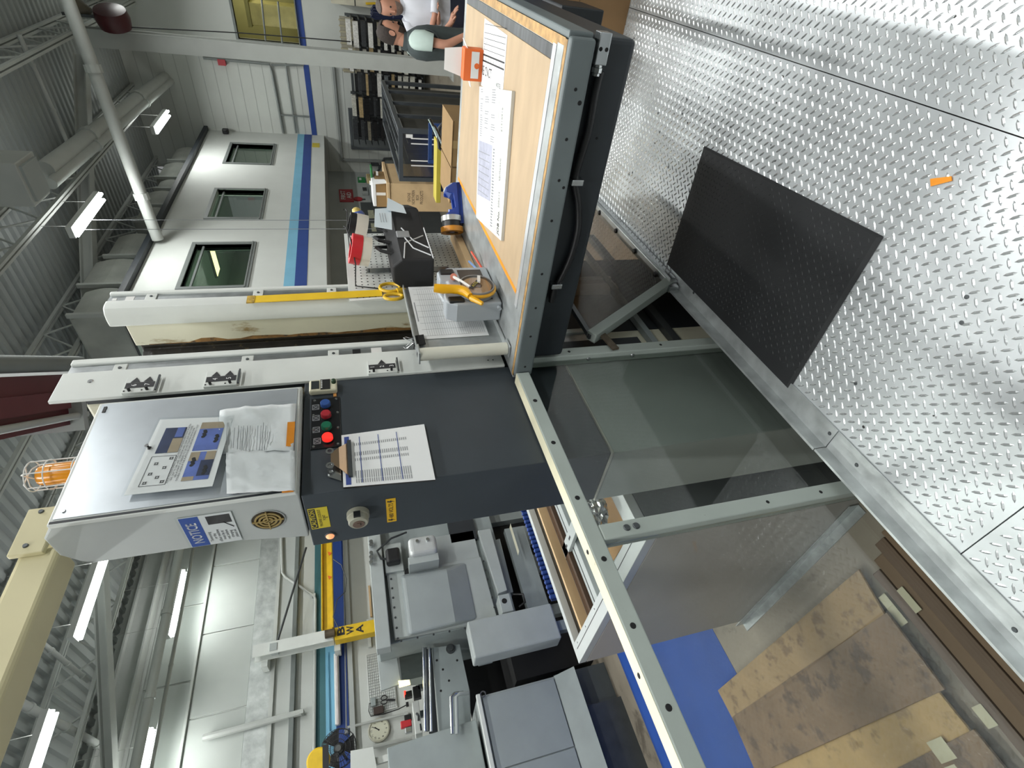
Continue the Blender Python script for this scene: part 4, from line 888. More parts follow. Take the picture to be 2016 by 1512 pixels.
text(t, 'THE GRIP TO TAIL AND OPERATOR AND GEAR SIDE DIRECTIONS.', PS(.5, .48, .001), er.normalized(), -ed.normalized(), .0072, ink, width=.21)
text(t, 'USE AS MANY AS NEEDED TO SECURE TIGHTEN EACH ONE', PS(.5, .515, .001), er.normalized(), -ed.normalized(), .0072, ink, width=.19)
text(t, 'DOUBLE CHECK IF THE PLATE IS SECURE BEFORE RUNNING 1 OUT', PS(.5, .55, .001), er.normalized(), -ed.normalized(), .0072, ink, width=.215)
c = PS(.58, .045, .002); mk('push_pin', MB().lathe([(.006, 0), (.003, .004), (.003, .010), (.006, .013)], c, (0, -1, .3), 10), pins, t)
mk('laminate', MB().prism([PS(-.02, -.02, .003), PS(1.02, -.02, .003), PS(1.02, 1.02, .003), PS(-.02, 1.02, .003)], nrm * .0003), clear('clear laminate', 'fdfefe', .1, 1.3), t)
# crumpled sheet (two leaves)
cpm = mat('crumpled paper', 'dcdfe0', .65, var=.05, scale=8, bump=.5, bscale=18)
def crumple(nm, p00, p10, p01, p11, amp, y, parent, n=12, seed=1):
    rnd = random.Random(seed); g = []
    for i in range(n + 1):
        row = []
        for j in range(n + 1):
            a, b = j / n, i / n; p = p00 * (1 - a) * (1 - b) + p10 * a * (1 - b) + p01 * (1 - a) * b + p11 * a * b
            row.append(p + V((0, -abs(rnd.gauss(0, amp)) - amp * math.sin(a * 5 + b * 4), 0)))
        g.append(row)
    o = mk(nm, MB().sheet(g), cpm, parent, smooth=True); s_ = o.modifiers.new('thick', 'SOLIDIFY'); s_.thickness = .0008
    return o
t = thing('taped_sheets', 'two crumpled printed sheets taped with orange tape at the aluminium door foot', 'paper', (1.14, 1.225, 1.71))
Yp = 1.228
W = lambda x, y: U(x, y, Y=Yp)
crumple('sheet', W(433, 808), W(432, 893), W(583, 794), W(578, 890), .0035, Yp, t, seed=3)
crumple('sheet', W(446, 893), W(446, 972), W(580, 887), W(582, 968), .003, Yp, t, seed=5)
pr = MB()
for k, (dx, l0, l1) in enumerate(((448, 832, 876), (462, 842, 882), (470, 838, 884), (475, 840, 885), (480, 838, 886), (487, 838, 886), (493, 838, 886), (508, 838, 886), (514, 838, 886), (519, 832, 886), (524, 838, 886), (531, 850, 874))):
    a, b = U(dx, l0, Y=1.2165), U(dx - 3, l1, Y=1.2165); pr.bar(a, b, .0016, .0004, up=(0, 1, 0))
mk('print', pr, inkg, t, kind='stuff')
mk('orange_tape', MB().prism([U(566, 831, Y=1.218), U(581, 830, Y=1.222), U(578, 879, Y=1.222), U(563, 878, Y=1.218)], (0, .0008, 0)), orange, t)
mk('orange_tape', MB().prism([U(553, 952, Y=1.226), U(578, 951, Y=1.226), U(578, 968, Y=1.23), U(555, 970, Y=1.23)], (0, .0008, 0)), orange, t)
mk('clear_pocket', MB().prism([W(430, 812) + V((0, -.014, 0)), W(586, 792) + V((0, -.014, 0)), W(586, 968) + V((0, -.010, 0)), W(440, 974) + V((0, -.012, 0))], (0, .0005, 0)), clear('clear pocket', 'fdfefe', .1, 1.3), t)
# clipboard
t = thing('clipboard', 'clipboard with a white column table sheet hanging on the dark cabinet front', 'clipboard', (1.1, 1.262, 1.32))
q = [U(672, 857, Y=1.2625), U(835, 835, Y=1.2625), U(857, 944, Y=1.2625), U(676, 959, Y=1.2625)]
mk('board', MB().prism([p + V((0, .002, 0)) for p in q], (0, .004, 0)), mat('dark board', '2a2723', .5), t)
mk('sheet', MB().prism(q, (0, .0008, 0)), paper, t)
er, ed, tl = q[0] - q[3], q[2] - q[3], q[3]; nrm = V((0, -1, 0))
def PC(a, b, d=.0004): return tl + er * a + ed * b + (q[1] - q[0] - ed) * (a * b) + nrm * d
pr = MB(); cols = ((.05, .12), (.13, .27), (.45, .50), (.55, .62), (.75, .80))
for k in range(26):
    b = .14 + .024 * k
    for a0, a1 in cols: pr.prism([PC(a0, b), PC(a1, b), PC(a1, b + .008), PC(a0, b + .008)], nrm * .0002)
mk('print', pr, inkg, t, kind='stuff')
bm_ = mat('blue print', '3c4f93', .6, var=0)
rl_ = MB()
for b in (.20, .42, .64): rl_.prism([PC(.05, b, .0007), PC(.92, b, .0007), PC(.92, b + .008, .0007), PC(.05, b + .008, .0007)], nrm * .0002)
mk('blue_rule', rl_, bm_, t, kind='stuff')
mk('blue_header', MB().prism([PC(.03, .03), PC(.95, .03), PC(.95, .085), PC(.03, .085)], nrm * .0002), bm_, t)
cm = mat('clip steel', 'b39a80', .25, .9, var=.1)
c0, c1 = PC(.22, .10), PC(.78, .10)
ck = mk('clip', MB().prism([PC(.18, .07, .001), PC(.82, .07, .001), PC(.70, -.03, .012), PC(.60, -.12, .014), PC(.40, -.12, .014), PC(.30, -.03, .012)], nrm * .0015), cm, t)
mk('clip_bar', MB().bar(PC(.16, .085, .005), PC(.84, .085, .005), .012, .010, up=(0, 1, 0)), dsteel, ck)
for a_ in (.36, .64): mk('clip_spring', MB().lathe([(.006, -.002), (.012, -.002), (.012, .002), (.006, .002)], PC(a_, -.13, .014), (0, -1, 0), 16, closed=True), steel, ck)
mk('clip_plate', MB().prism([PC(.12, -.02, -.001), PC(.55, -.02, -.001), PC(.45, -.16, -.001), PC(.22, -.16, -.001)], nrm * -.001), steel, t)
# beacon on top of the press / cabinet
c = U(137, 930, Y=1.37)
t = thing('warning_beacon', 'amber warning beacon in a white wire cage on top of the cabinet', 'beacon', (c.x, 1.37, 2.318))
z0 = 2.318; am = mat('amber lens', 'e2931f', .25, var=.05)
mk('base', MB().lathe([(.034, 0), (.034, .02), (.030, .03)], (c.x, 1.37, z0), (0, 0, 1), 20), cw, t, smooth=True)
mk('lens', MB().lathe([(.030, .03), (.031, .05), (.031, .115), (.027, .128), (.012, .132)], (c.x, 1.37, z0), (0, 0, 1), 24), am, t, smooth=True)
for k in range(6):
    a_ = k * math.pi / 3; d = V((math.cos(a_), math.sin(a_), 0)); b_ = V((c.x, 1.37, z0))
    mk('cage_wire', MB().tube([b_ + d * .045 + V((0, 0, .005)), b_ + d * .045 + V((0, 0, .145)), b_ + d * .03 + V((0, 0, .158)), b_ + V((0, 0, .16))], .0018, 6), cw, t)
for z in (.03, .10, .145): mk('cage_ring', MB().tube([(c.x + .045 * math.cos(k * math.pi / 10), 1.37 + .045 * math.sin(k * math.pi / 10), z0 + z) for k in range(20)], .0018, 6, closed=True), cw, t)
# cream boom to the left of the cabinet
crm = mat('cream beam paint', 'cbc39c', .5, var=.06, scale=4)
t = thing('cream_beam', 'cream painted box beam bolted beside the cabinet top, running left', 'beam', (.5, 1.5, 2.33))
a1, a0 = U(43, 1063, Y=1.40), U(0, 1181, Y=1.40)
zt_ = (a1.z + a0.z) / 2; 
b1 = U(107, 1088, Y=1.40)
mk('beam', MB().box(-1.2, 1.02, 1.40, 1.50, b1.z - .01, zt_), crm, t, bevel=.012, seg=3)
p = U(80, 1030, Y=1.39)
mk('end_plate', MB().box(p.x - .10, p.x + .05, 1.383, 1.40, zt_ - .065, zt_ + .015), crm, t, bevel=.003)
for dx in (-.075, .035): disc(t, (p.x + dx, 1.3829, zt_ - .02), (0, -1, 0), .007, dsteel, .004, 'bolt')
mk('bracket_arm', MB().box(1.02, 1.30, 1.45, 1.49, zt_ - .06, zt_ - .02), crm, t)
mk('support_foot', MB().box(1.24, 1.30, 1.50, 1.56, 1.2, zt_ - .02), crm, t); mk('support_foot', MB().box(1.24, 1.30, 1.545, 1.60, -.7, 1.3), crm, t)
mk('bracket_arm', MB().box(1.24, 1.30, 1.48, 1.56, zt_ - .06, zt_ - .02), crm, t)
# dark red crane boom overhead
rp = mat('maroon paint', '5f1f2b', .4, var=.08, scale=4)
t = thing('crane_boom', 'dark red crane boom hanging overhead above the cabinet', 'crane', (2.7, 2.4, 3.2))
P1 = U(128, 787, Z=3.2); D_ = (U(913, 697, Y=10) - EYE).normalized(); D_.z = 0; D_.normalize(); P0 = P1 - D_ * 3.4
sd = V((-D_.y, D_.x, 0))
mk('lower_flange', MB().bar(P0, P1, .30, .02), rp, t); mk('upper_flange', MB().bar(P0 + V((0, 0, .32)), P1 + V((0, 0, .32)), .30, .02), rp, t); mk('web', MB().bar(P0 + V((0, 0, .16)), P1 + V((0, 0, .16)), .02, .30), rp, t)
mk('centre_rail', MB().bar(P0 + V((0, 0, -.03)), P1 + V((0, 0, -.03)) - D_ * .05, .10, .04), rp, t)
mk('end_plate', MB().bar(P1 + V((0, 0, .13)), P1 + D_ * .05 + V((0, 0, .13)), .38, .42), wall_g, t)
for s_, r in ((.21, .045), (-.10, .02)): mk('pipe', MB().tube([P0 + sd * s_ * -1 + V((0, 0, -.05)), P1 - sd * s_ + D_ * .1 + V((0, 0, -.05))], r, 12), fr_m if r > .03 else roof_l, t, smooth=True)
mk('hanger', MB().bar(P1 - D_ * 1.5 + V((0, 0, .33)), P1 - D_ * 1.5 + V((0, 0, 2.1)), .12, .12), rp, t)
# ---------------------------------------------------------------- feeder box beyond the rail
fd = thing('feeder_box', 'grey sided box table with a white metal frame, beyond the guard rail', 'machine', (1.3, 2.4, -.7))
FX0, FX1, FY0, FY1, FT = .88, 2.1, 1.755, 3.055, .462
gp = mat('taupe grey panel', 'a3a09c', .5, var=.05, scale=3, dirt=('6f6c68', .74, 7)); wf = mat('white extrusion', 'c3c8c8', .35, .3, var=.04)
mk('side_panel', MB().box(FX0, FX0 + .02, FY0, FY1, -.70, FT - .05), gp, fd)
mk('front_panel', MB().box(FX0 + .02, FX1, FY0, FY0 + .02, -.70, FT - .05), mat('slate panel', '6c7174', .5, var=.06), fd)
mk('back_panel', MB().box(FX0 + .02, FX1, FY1 - .02, FY1, -.70, FT - .05), gp, fd); mk('end_panel', MB().box(FX1 - .02, FX1, FY0 + .02, FY1 - .02, -.70, FT - .05), gp, fd)
for (x0, x1, y0, y1, z1) in ((FX0, FX0 + .10, FY0, FY1, FT), (FX0 + .10, FX1, FY1 - .045, FY1, FT), (FX0 + .10, FX1, FY0, FY0 + .10, FT), (FX1 - .08, FX1, FY0 + .1, FY1 - .045, FT)):
    mk('top_frame', MB().box(x0, x1, y0, y1, z1 - .045, z1), wf, fd, bevel=.002)
mk('frame_groove', MB().box(FX0 + .058, FX0 + .062, FY0 + .02, FY1 - .06, FT, FT + .0008), ink, fd)
for k in range(6): disc(fd, (FX0 + .08, FY0 + .15 + .21 * k, FT), (0, 0, 1), .005, dsteel, .001, 'rivet', 8)
mk('wood_lath', MB().box(FX0 + .1, FX1 - .1, FY1 - .13, FY1 - .105, .36, .42), wood, fd)
mk('brown_edge', MB().box(FX0 + .1, FX1 - .1, FY1 - .21, FY1 - .135, .33, .36), mat('brown edge', '3f2b19', .6, var=.15), fd)
mk('bed', MB().box(FX0 + .02, FX1 - .02, FY0 + .1, FY1 - .05, .26, .30), grey2, fd)
for k, y in enumerate((2.80, 2.62)):
    mk('bed_rail', MB().box(FX0 + .1, FX1 - .1, y - .06, y + .04, .301, .335), grey_p, fd, bevel=.003); mk('rail_slot', MB().box(FX0 + .1, FX1 - .1, y - .005, y + .006, .3352, .336), ink, fd)
mk('bed_clamp', MB().box(1.45, 1.53, 2.55, 2.95, .336, .36), grey_p, fd, bevel=.003)
for dy in (0, .05): mk('clamp_slot', MB().box(1.48, 1.495, 2.72 + dy * 2, 2.76 + dy * 2, .3602, .361), ink, fd)
q = [U(*p, Z=.40) for p in ((1105, 990), (1125, 1040), (1165, 1165), (1172, 1145), (1165, 1060), (1125, 985))]
mk('brown_paper', MB().prism([V((1.05, 1.9, .37)), V((1.06, 2.28, .385)), V((1.95, 2.46, .385)), V((1.95, 1.9, .37))], (0, 0, .003)), mat('brown wrapping paper', '9a7440', .7, var=.12, scale=5), fd)
mk('angle_foot', MB().box(FX0 - .05, FX0 - .002, FY0 + .05, FY1 + .05, -.699, -.694).box(FX0 - .006, FX0 - .002, FY0 + .05, FY1 + .05, -.694, -.64), zinc, fd)
c = U(1182, 1003, Z=.49)
fm_ = MB(); rnd = random.Random(4); rings = []
for i in range(1, 12):
    t_ = math.pi * i / 12
    rings.append([c + V((math.sin(t_) * math.cos(2 * math.pi * j / 22), math.sin(t_) * math.sin(2 * math.pi * j / 22), -math.cos(t_) * .55)) * (.075 * (1 + rnd.uniform(-.22, .22))) for j in range(22)])
dz_ = FT + .002 - min(v.z for r in rings for v in r)
rings = [[v + V((0, 0, dz_)) for v in r] for r in rings]
mk('foil_ball', fm_.loft(rings), mat('aluminium foil', 'd5d7d8', .12, 1, var=0), label='crumpled aluminium foil ball lying on the white feeder frame', cat='foil')
# blue bristle strip
t = thing('blue_guard_strip', 'blue ribbed guard strip standing behind the white feeder frame', 'guard', (1.6, 3.2, 0))
a, b = U(1032, 1028, Y=3.25), U(1083, 1179, Y=3.25)
n = 26
for k in range(n):
    x = b.x + (a.x - b.x + .3) * k / n; mk('blue_rib', MB().box(x, x + .022, 3.235, 3.26, .02, .44), blue_d, t, bevel=.004, seg=1)
mk('backing', MB().box(b.x - .01, a.x + .32, 3.262, 3.27, -.1, .43), mat('navy backing', '1c2f66', .6), t)
mk('leg', MB().box(b.x + .02, b.x + .05, 3.27, 3.30, -.7, .2), slate2, t); mk('leg', MB().box(a.x + .2, a.x + .23, 3.27, 3.30, -.7, .2), slate2, t)
# plywood sheets, overlapping like steps, on the lower floor
ply = [mat('plywood a', '9b8360', .6, var=.10, scale=6, dirt=('7d684e', .53, 9)), mat('plywood b', '7b6650', .65, var=.16, scale=6, dirt=('5e4f42', .52, 7)), mat('plywood c', 'a68c5f', .6, var=.10, scale=6, dirt=('8a7350', .55, 8)), mat('plywood d', '75614b', .65, var=.15, scale=6, dirt=('5d4e40', .52, 8))]
SH = [((1686, 1122), (1735, 1208), (1440, 1418), (1410, 1360), 0), ((1745, 1206), (1846, 1340), (1484, 1512), (1441, 1412), 1), ((1832, 1350), (1898, 1432), (1600, 1600), (1484, 1508), 2), ((1916, 1436), (2060, 1612), (1800, 1760), (1640, 1576), 3)]
LBL = ['pale plywood sheet, furthest step of the overlapping stack on the lower floor', 'dark stained plywood sheet, second step of the overlapping stack', 'golden plywood sheet, third step of the overlapping stack', 'dark plywood sheet with white stickers, nearest step of the stack']
zb_ = -.66
for k, (a, b, c, d, mi) in enumerate(SH):
    z = -.628 if k % 2 else -.629
    q = [U(*p, Z=z) for p in (a, b, c, d)]
    q[0] = q[0] + (q[0] - q[1]) * .0; 
    # each sheet slides under the next one
    q2 = [q[0], q[1] + (q[1] - q[0]) * .12, q[2] + (q[2] - q[3]) * .12, q[3]]
    sh = thing('plywood_sheet', LBL[k], 'wood', sum(q, V()) / 4 - V((0, 0, .03)), 'overlapping plywood sheets')
    if k % 2 == 0: q2 = [p - V((0, 0, .012)) for p in q2]
    mk('panel', MB().prism(q2, (0, 0, -.012)), ply[mi], sh, bevel=.002)
    e0, e1 = q2[1], q2[2]
    if k == 3:
        for (s0, s1) in (((1833, 1458), (1878, 1495)), ((1868, 1508), (1900, 1545))):
            w0 = U(*s0, Z=z); w1 = U(*s1, Z=z)
            mk('white_sticker', MB().box(min(w0.x, w1.x), max(w0.x, w1.x), min(w0.y, w1.y) - .02, max(w0.y, w1.y) + .03, z + .0004, z + .001), mat('dirty white sticker', 'b3b096', .6, var=.06), sh)
pal = thing('wooden_skid', 'low wooden skid under the plywood stack on the lower floor', 'skid', (.3, 2.8, -.7))
for y in (2.15, 2.75, 3.35): mk('runner', MB().box(-.6, .62, y, y + .1, -.699, -.67), ply[1], pal)
# brown boards on edge along the platform foot
bb = thing('brown_boards', 'row of dirty brown boards lying along the platform foot', 'boards', (.3, 1.65, -.7))
bbm = [mat('dirty brown board', '5d4c3d', .7, var=.2, scale=8, stretch=(.2, 1, 1)), mat('dirty brown board b', '6e5a45', .7, var=.2, scale=8, stretch=(.2, 1, 1))]
for k, (y0, y1, x1) in enumerate(((1.55, 1.68, .75), (1.685, 1.79, .72), (1.795, 1.86, .70), (1.865, 1.93, .66), (1.935, 1.985, .62))):
    mk('board', MB().box(-1.2, x1, y0, y1, -.699, -.668 + .004 * (k % 3)), bbm[k % 2], bb, bevel=.003)
for p, q_ in (((1738, 1170), (1788, 1225)), ((1775, 1155), (1815, 1200)), ((1930, 1385), (1960, 1430))):
    w0 = U(*p, Z=-.66); w1 = U(*q_, Z=-.66); mk('white_sticker', MB().box(min(w0.x, w1.x), max(w0.x, w1.x), min(w0.y, w1.y), max(w0.y, w1.y) + .035, -.6605, -.6595), MATS['dirty white sticker'], bb)
# ---------------------------------------------------------------- machines at the far left
def fp(pxs, Y, th, dy=0): return MB().prism([U(*p, Y=Y) + V((0, dy, 0)) for p in pxs], (0, th, 0))
def bx(px0, px1, Y, th):
    a, b = U(*px0, Y=Y), U(*px1, Y=Y); return MB().box(min(a.x, b.x), max(a.x, b.x), Y, Y + th, min(a.z, b.z), max(a.z, b.z))
MY = 5.6
mc = thing('roller_machine', 'large light grey machine with a bolted square cover and white motor, left of the cabinet', 'machine', (3, 6, -.7))
c0 = [U(*p, Y=MY) for p in ((735, 1020), (745, 1282), (1000, 1225), (985, 1020))]
x0, x1 = U(900, 1235, Y=MY).x, U(900, 1020, Y=MY).x
zT, zB = U(735, 1150, Y=MY).z, U(1000, 1140, Y=MY).z
mk('body', MB().box(x0, x1 + .6, MY + .05, MY + 1.2, zB, zT), grey2, mc, bevel=.01)
zh = U(758, 1150, Y=MY).z
mk('header_beam', MB().box(x0 - .08, x1 + .6, MY - .10, MY + .05, zh, zT + .02), grey_p, mc, bevel=.008)
mk('cover_base', fp(((761, 1131), (777, 1259), (979, 1220), (946, 1098)), MY, .05, -.02), grey_p, mc, bevel=.006)
q = [U(*p, Y=MY - .13) for p in ((792, 1136), (806, 1249), (897, 1226), (879, 1121))]; q2 = [U(*p, Y=MY - .02) for p in ((787, 1132), (801, 1256), (942, 1220), (918, 1105))]
mk('raised_cover', MB().hexa(q, q2), mat('cover grey paint', '949c9d', .45, var=.05, scale=4), mc, bevel=.03, seg=3)
for k in range(7):
    for (a, b) in (((770, 1140), (783, 1257)), ((790, 1262), (975, 1225)), ((952, 1105), (978, 1215))):
        p = V(U(*a, Y=MY - .021)) * (1 - k / 6) + V(U(*b, Y=MY - .021)) * (k / 6); disc(mc, p, (0, -1, 0), .012, dsteel, .01, 'bolt', 8)
mk('upper_plate', bx((850, 1058), (945, 1100), MY, .05), grey_p, mc, bevel=.004)
mk('lower_rail', fp(((940, 1048), (965, 1044), (998, 1165), (980, 1172)), MY, .12, -.04), grey_p, mc, bevel=.006)
mk('lower_rail', fp(((968, 1060), (985, 1055), (1012, 1160), (1000, 1165)), MY, .12, .06), grey2, mc, bevel=.006)
mk('round_port', MB().lathe([(.05, 0), (.05, .02)], U(805, 1128, Y=MY - .02), (0, -1, 0), 18), hole_m, mc)
mt_c = U(832, 1079, Y=MY - .2)
mo = mk('motor', MB().box(mt_c.x - .12, mt_c.x + .11, MY - .30, MY - .08, mt_c.z - .16, mt_c.z + .16), mat('silver motor paint', 'bfc3c3', .35, .2, var=.04), mc, bevel=.05, seg=4)
mk('motor_base', MB().box(mt_c.x - .20, mt_c.x - .11, MY - .24, MY + .05, mt_c.z - .16, mt_c.z + .18), grey_p, mc, bevel=.005)
for dz in (-.06, .06): mk('motor_bolt', MB().cyl((mt_c.x + .03, MY - .30, mt_c.z + dz), (mt_c.x + .03, MY - .33, mt_c.z + dz), .018, 10), steel, mc)
lc = U(774, 1098, Y=MY - .1)
mk('switch_plate', bx((754, 1074), (795, 1122), MY - .06, .06), grey_p, mc); mk('black_actuator', MB().box(lc.x - .09, lc.x + .09, MY - .18, MY - .06, lc.z - .08, lc.z + .08), blk, mc, bevel=.03, seg=3)
mk('hose', MB().tube([lc + V((0, 0, .08)), U(750, 1100, Y=MY - .12), U(742, 1085, Y=MY - .1), U(770, 1060, Y=MY - .1), U(800, 1048, Y=MY)], .012, 8), dsteel, mc, smooth=True)
jc = U(996, 1184, Y=MY - .15)
jb_ = mk('junction_box', bx((980, 1172), (1012, 1202), MY - .22, .2), grey_p, mc, bevel=.008); disc(jb_, U(993, 1183, Y=MY - .2205), (0, -1, 0), .03, hole_m, .004)
mk('box_cable', MB().tube([U(1010, 1170, Y=MY - .15), U(1030, 1170, Y=MY - .18), U(1034, 1185, Y=MY - .15), U(1022, 1195, Y=MY - .12)], .012, 8), blk, mc, smooth=True)
for p in ((731, 1070), (731, 1076), (731, 1092), (731, 1100), (731, 1110)): mk('air_fitting', MB().cyl(U(*p, Y=MY - .12), U(*p, Y=MY - .12) + V((0, -.05, 0)), .022, 10), steel, mc)
for (px0, px1) in (((1005, 1040), (1100, 1062)), ((1010, 1100), (1100, 1120))): mk('leg', bx(px0, px1, MY + .3, .12), grey2, mc)
a = U(1100, 1040, Y=MY + .4); mk('base', MB().box(x0 - .55, x1 + .9, MY + .36, MY + 1.3, -.7, zB + .12), mat('black void backdrop', '121314', .7, var=.1), mc)  # black box standing in for the dark void beneath the machine
mk('cross_member', bx((1005, 1030), (1022, 1085), MY - .1, .1), cream_p, mc); mk('cross_member', bx((1030, 1035), (1040, 1200), MY + .1, .1), grey2, mc)
mk('floor_foot', MB().box(x0, x0 + .12, MY + .25, MY + .4, -.7, zB), grey2, mc); mk('floor_foot', MB().box(x1, x1 + .12, MY + .25, MY + .4, -.7, zB), grey2, mc)
mk('dark_frame', bx((880, 1025), (940, 1060), MY + .0, .05), slate2, mc)
# long vertical duct box
db_ = thing('cable_duct', 'long light grey box duct standing at the machine foot', 'duct', U(1100, 1235, Y=5.35))
a, b = U(938, 1240, Y=5.3), U(1098, 1206, Y=5.3)
w0 = U(1000, 1272, Y=5.3).x; w1 = U(1000, 1225, Y=5.3).x
mk('box', MB().box(w0 - .04, w1 + .10, 5.3, 5.52, U(1098, 1230, Y=5.3).z, U(925, 1250, Y=5.3).z), grey_p, db_, bevel=.015); mk('stand', MB().box(w0 + .05, w0 + .15, 5.36, 5.46, -.7, U(1098, 1230, Y=5.3).z), grey2, db_)
mk('link', MB().box(w0 + .0, w0 + .12, 5.52, 5.66, U(930, 1250, Y=5.3).z - .2, U(930, 1250, Y=5.3).z - .05), grey2, db_)
# cabinet with hinged door at the left
kc = thing('machine_cabinet', 'grey steel cabinet with a seamed door at the lower left machines', 'cabinet', U(1200, 1420, Y=5.7))
CY = 5.62
xr = U(1093, 1330, Y=CY).x; zt2 = U(938, 1366, Y=CY).z; zb2 = U(1093, 1332, Y=CY).z
mk('case', MB().box(-2.5, xr, CY + .02, CY + .9, zb2, zt2), grey_p, kc, bevel=.006)
for (xa, xb) in ((xr - .62, xr - .02), (xr - 1.3, xr - .63)): mk('door', MB().box(xa, xb, CY, CY + .02, zb2 + .02, zt2 - .05), mat('cover grey paint', '949c9d', .45), kc, bevel=.004)
mk('top_lip', MB().box(-2.5, xr + .01, CY - .03, CY + .02, zt2 - .03, zt2 + .01), white_p, kc, bevel=.004)
mk('door_ring', MB().lathe([(.02, -.005), (.03, -.005), (.03, .005), (.02, .005)], (xr + .0, CY - .02, zt2 - .06), (0, -1, 0), 14, closed=True), steel, kc)
mk('drip_flap', MB().prism([(-2.5, CY, zb2), (xr, CY, zb2), (xr, CY - .14, zb2 - .18), (-2.5, CY - .14, zb2 - .18)], (0, .01, .01)), grey2, kc)
mk('plinth', MB().box(-2.5, xr + .02, CY + .05, CY + .9, -.7, zb2), mat('dark grey plinth', '4c5254', .5, var=.08), kc, bevel=.004)
mk('kick_plate', MB().box(-2.5, xr - .35, CY - .06, CY + .04, -.7, -.25), dsteel, kc)
# upper machine body and end panel
um = thing('machine_housing', 'grey machine housing with a chamfered top at the left edge of the view', 'machine', U(850, 1470, Y=5.9))
HY = 5.75
xr2 = U(850, 1440, Y=HY).x; zt3 = U(762, 1481, Y=HY).z
mk('housing', MB().hexa([(-2.5, HY, zt2 + .03), (xr2, HY, zt2 + .03), (xr2, HY + .8, zt2 + .03), (-2.5, HY + .8, zt2 + .03)], [(-2.5, HY + .12, zt3), (xr2, HY + .12, zt3), (xr2, HY + .8, zt3), (-2.5, HY + .8, zt3)]), grey2, um, bevel=.01)
mk('side_panel', MB().prism([U(*p, Y=HY + .15) for p in ((850, 1275), (905, 1268), (925, 1360), (928, 1440), (865, 1445))], (0, .08, 0)), grey2, um, bevel=.005)
c = U(887, 1278, Y=HY + .15); mk('roller_boss', MB().lathe([(.05, 0), (.05, .02), (.03, .02), (.03, .035)], c, (0, -1, 0), 18), dsteel, um)
for k, p in enumerate(((860, 1300), (872, 1318), (884, 1340), (868, 1360), (900, 1300))): disc(um, U(*p, Y=HY + .149), (0, -1, 0), .012)
for k, dy in enumerate((0, 10)):
    mk('pipe', MB().tube([U(890 + dy, 1445, Y=HY - .05), U(888 + dy, 1372, Y=HY - .05), U(895 + dy, 1366, Y=HY - .05), U(912 + dy, 1364, Y=HY)], .018, 10), steel if k == 0 else grey_p, um, smooth=True)
for k, dx in enumerate((833, 838, 845)):
    mk('guide_rod', MB().tube([U(dx, 1275, Y=HY + .1), U(dx + 4, 1440, Y=HY + .1)], .012, 8), steel if k != 1 else dsteel, um, smooth=True)
mk('chain_guard', MB().prism([U(*p, Y=HY + .25) for p in ((838, 1278), (850, 1276), (862, 1440), (845, 1442))], (0, .05, 0)), slate2, um)
mk('dark_gap_backdrop', MB().box(xr2 - .2, U(880, 1262, Y=6.6).x, 6.6, 6.64, -.7, U(908, 1300, Y=6.6).z), mat('black void backdrop', '121314', .7, var=.1), um)  # black sheet added where only an unlit gap shows between the machines
mk('leg', MB().box(xr2 - .1, xr2, HY + .84, HY + .95, -.7, zt3 - .1), grey2, um)
gw = thing('glass_guard', 'sloped clear guard window of the machine, under the yellow sign beam', 'guard', U(800, 1300, Y=6.1))
mk('frame', MB().prism([U(*p, Y=6.05) for p in ((742, 1290), (780, 1285), (790, 1345), (750, 1360))], (0, .04, 0)), grey_p, gw, bevel=.005)
mk('pane', MB().prism([U(*p, Y=6.04) for p in ((785, 1285), (832, 1280), (832, 1348), (792, 1350))], (0, .006, 0)), clear('guard pane', 'c8ccca', .05), gw)
mk('work_light', MB().prism([U(*p, Y=6.0) for p in ((784, 1340), (806, 1338), (808, 1346), (786, 1352))], (0, .03, 0)), mat('lit yellow panel', 'ffefa0', .4, var=0, emit=2.5), gw)
# dark control stack
dk = thing('control_stack', 'black camera stack with a red lamp beside the white drawer box', 'control', U(830, 1360, Y=6.3))
for (p0, p1, mm) in (((812, 1352), (830, 1372), blk), ((796, 1362), (812, 1370), blk), ((795, 1360), (800, 1368), mat('lit red lamp', 'ff3a2a', .3, var=0, emit=2)), ((822, 1348), (832, 1356), steel)):
    mk('unit', bx(p0, p1, 6.3, .08), mm, dk, bevel=.005)
mk('mount_post', bx((818, 1350), (845, 1354), 6.34, .05), dsteel, dk)
# white drawer box
wb_ = thing('white_box', 'white metal box with a handle below the wall clock', 'box', U(830, 1410, Y=6.6))
mk('case', bx((811, 1382), (832, 1442), 6.6, .2), white_p, wb_, bevel=.006); mk('handle', MB().tube([U(820, 1405, Y=6.59), U(824, 1410, Y=6.55), U(824, 1418, Y=6.59)], .012, 8), dsteel, wb_); mk('nameplate', bx((826, 1425), (831, 1437), 6.59, .012), slate2, wb_)
mk('bracket', bx((824, 1400), (850, 1406), 6.75, .05), grey2, wb_)
for k, (p0, p1, mm, lb) in enumerate((((795, 1408), (811, 1416), blk, 'black marker standing on the white box'), ((788, 1420), (811, 1428), red, 'red and black holder on the white box'), ((797, 1432), (812, 1440), steel, 'clear jar on the white box'))):
    tt = thing('desk_holder', lb, 'holder', U(811, p0[1] + 4, Y=6.65)); mk('body', bx(p0, p1, 6.63, .06), mm, tt, bevel=.008); mk('base', bx((810.0, p0[1] - 1), (811.2, p1[1] + 1), 6.62, .09), blk, tt)
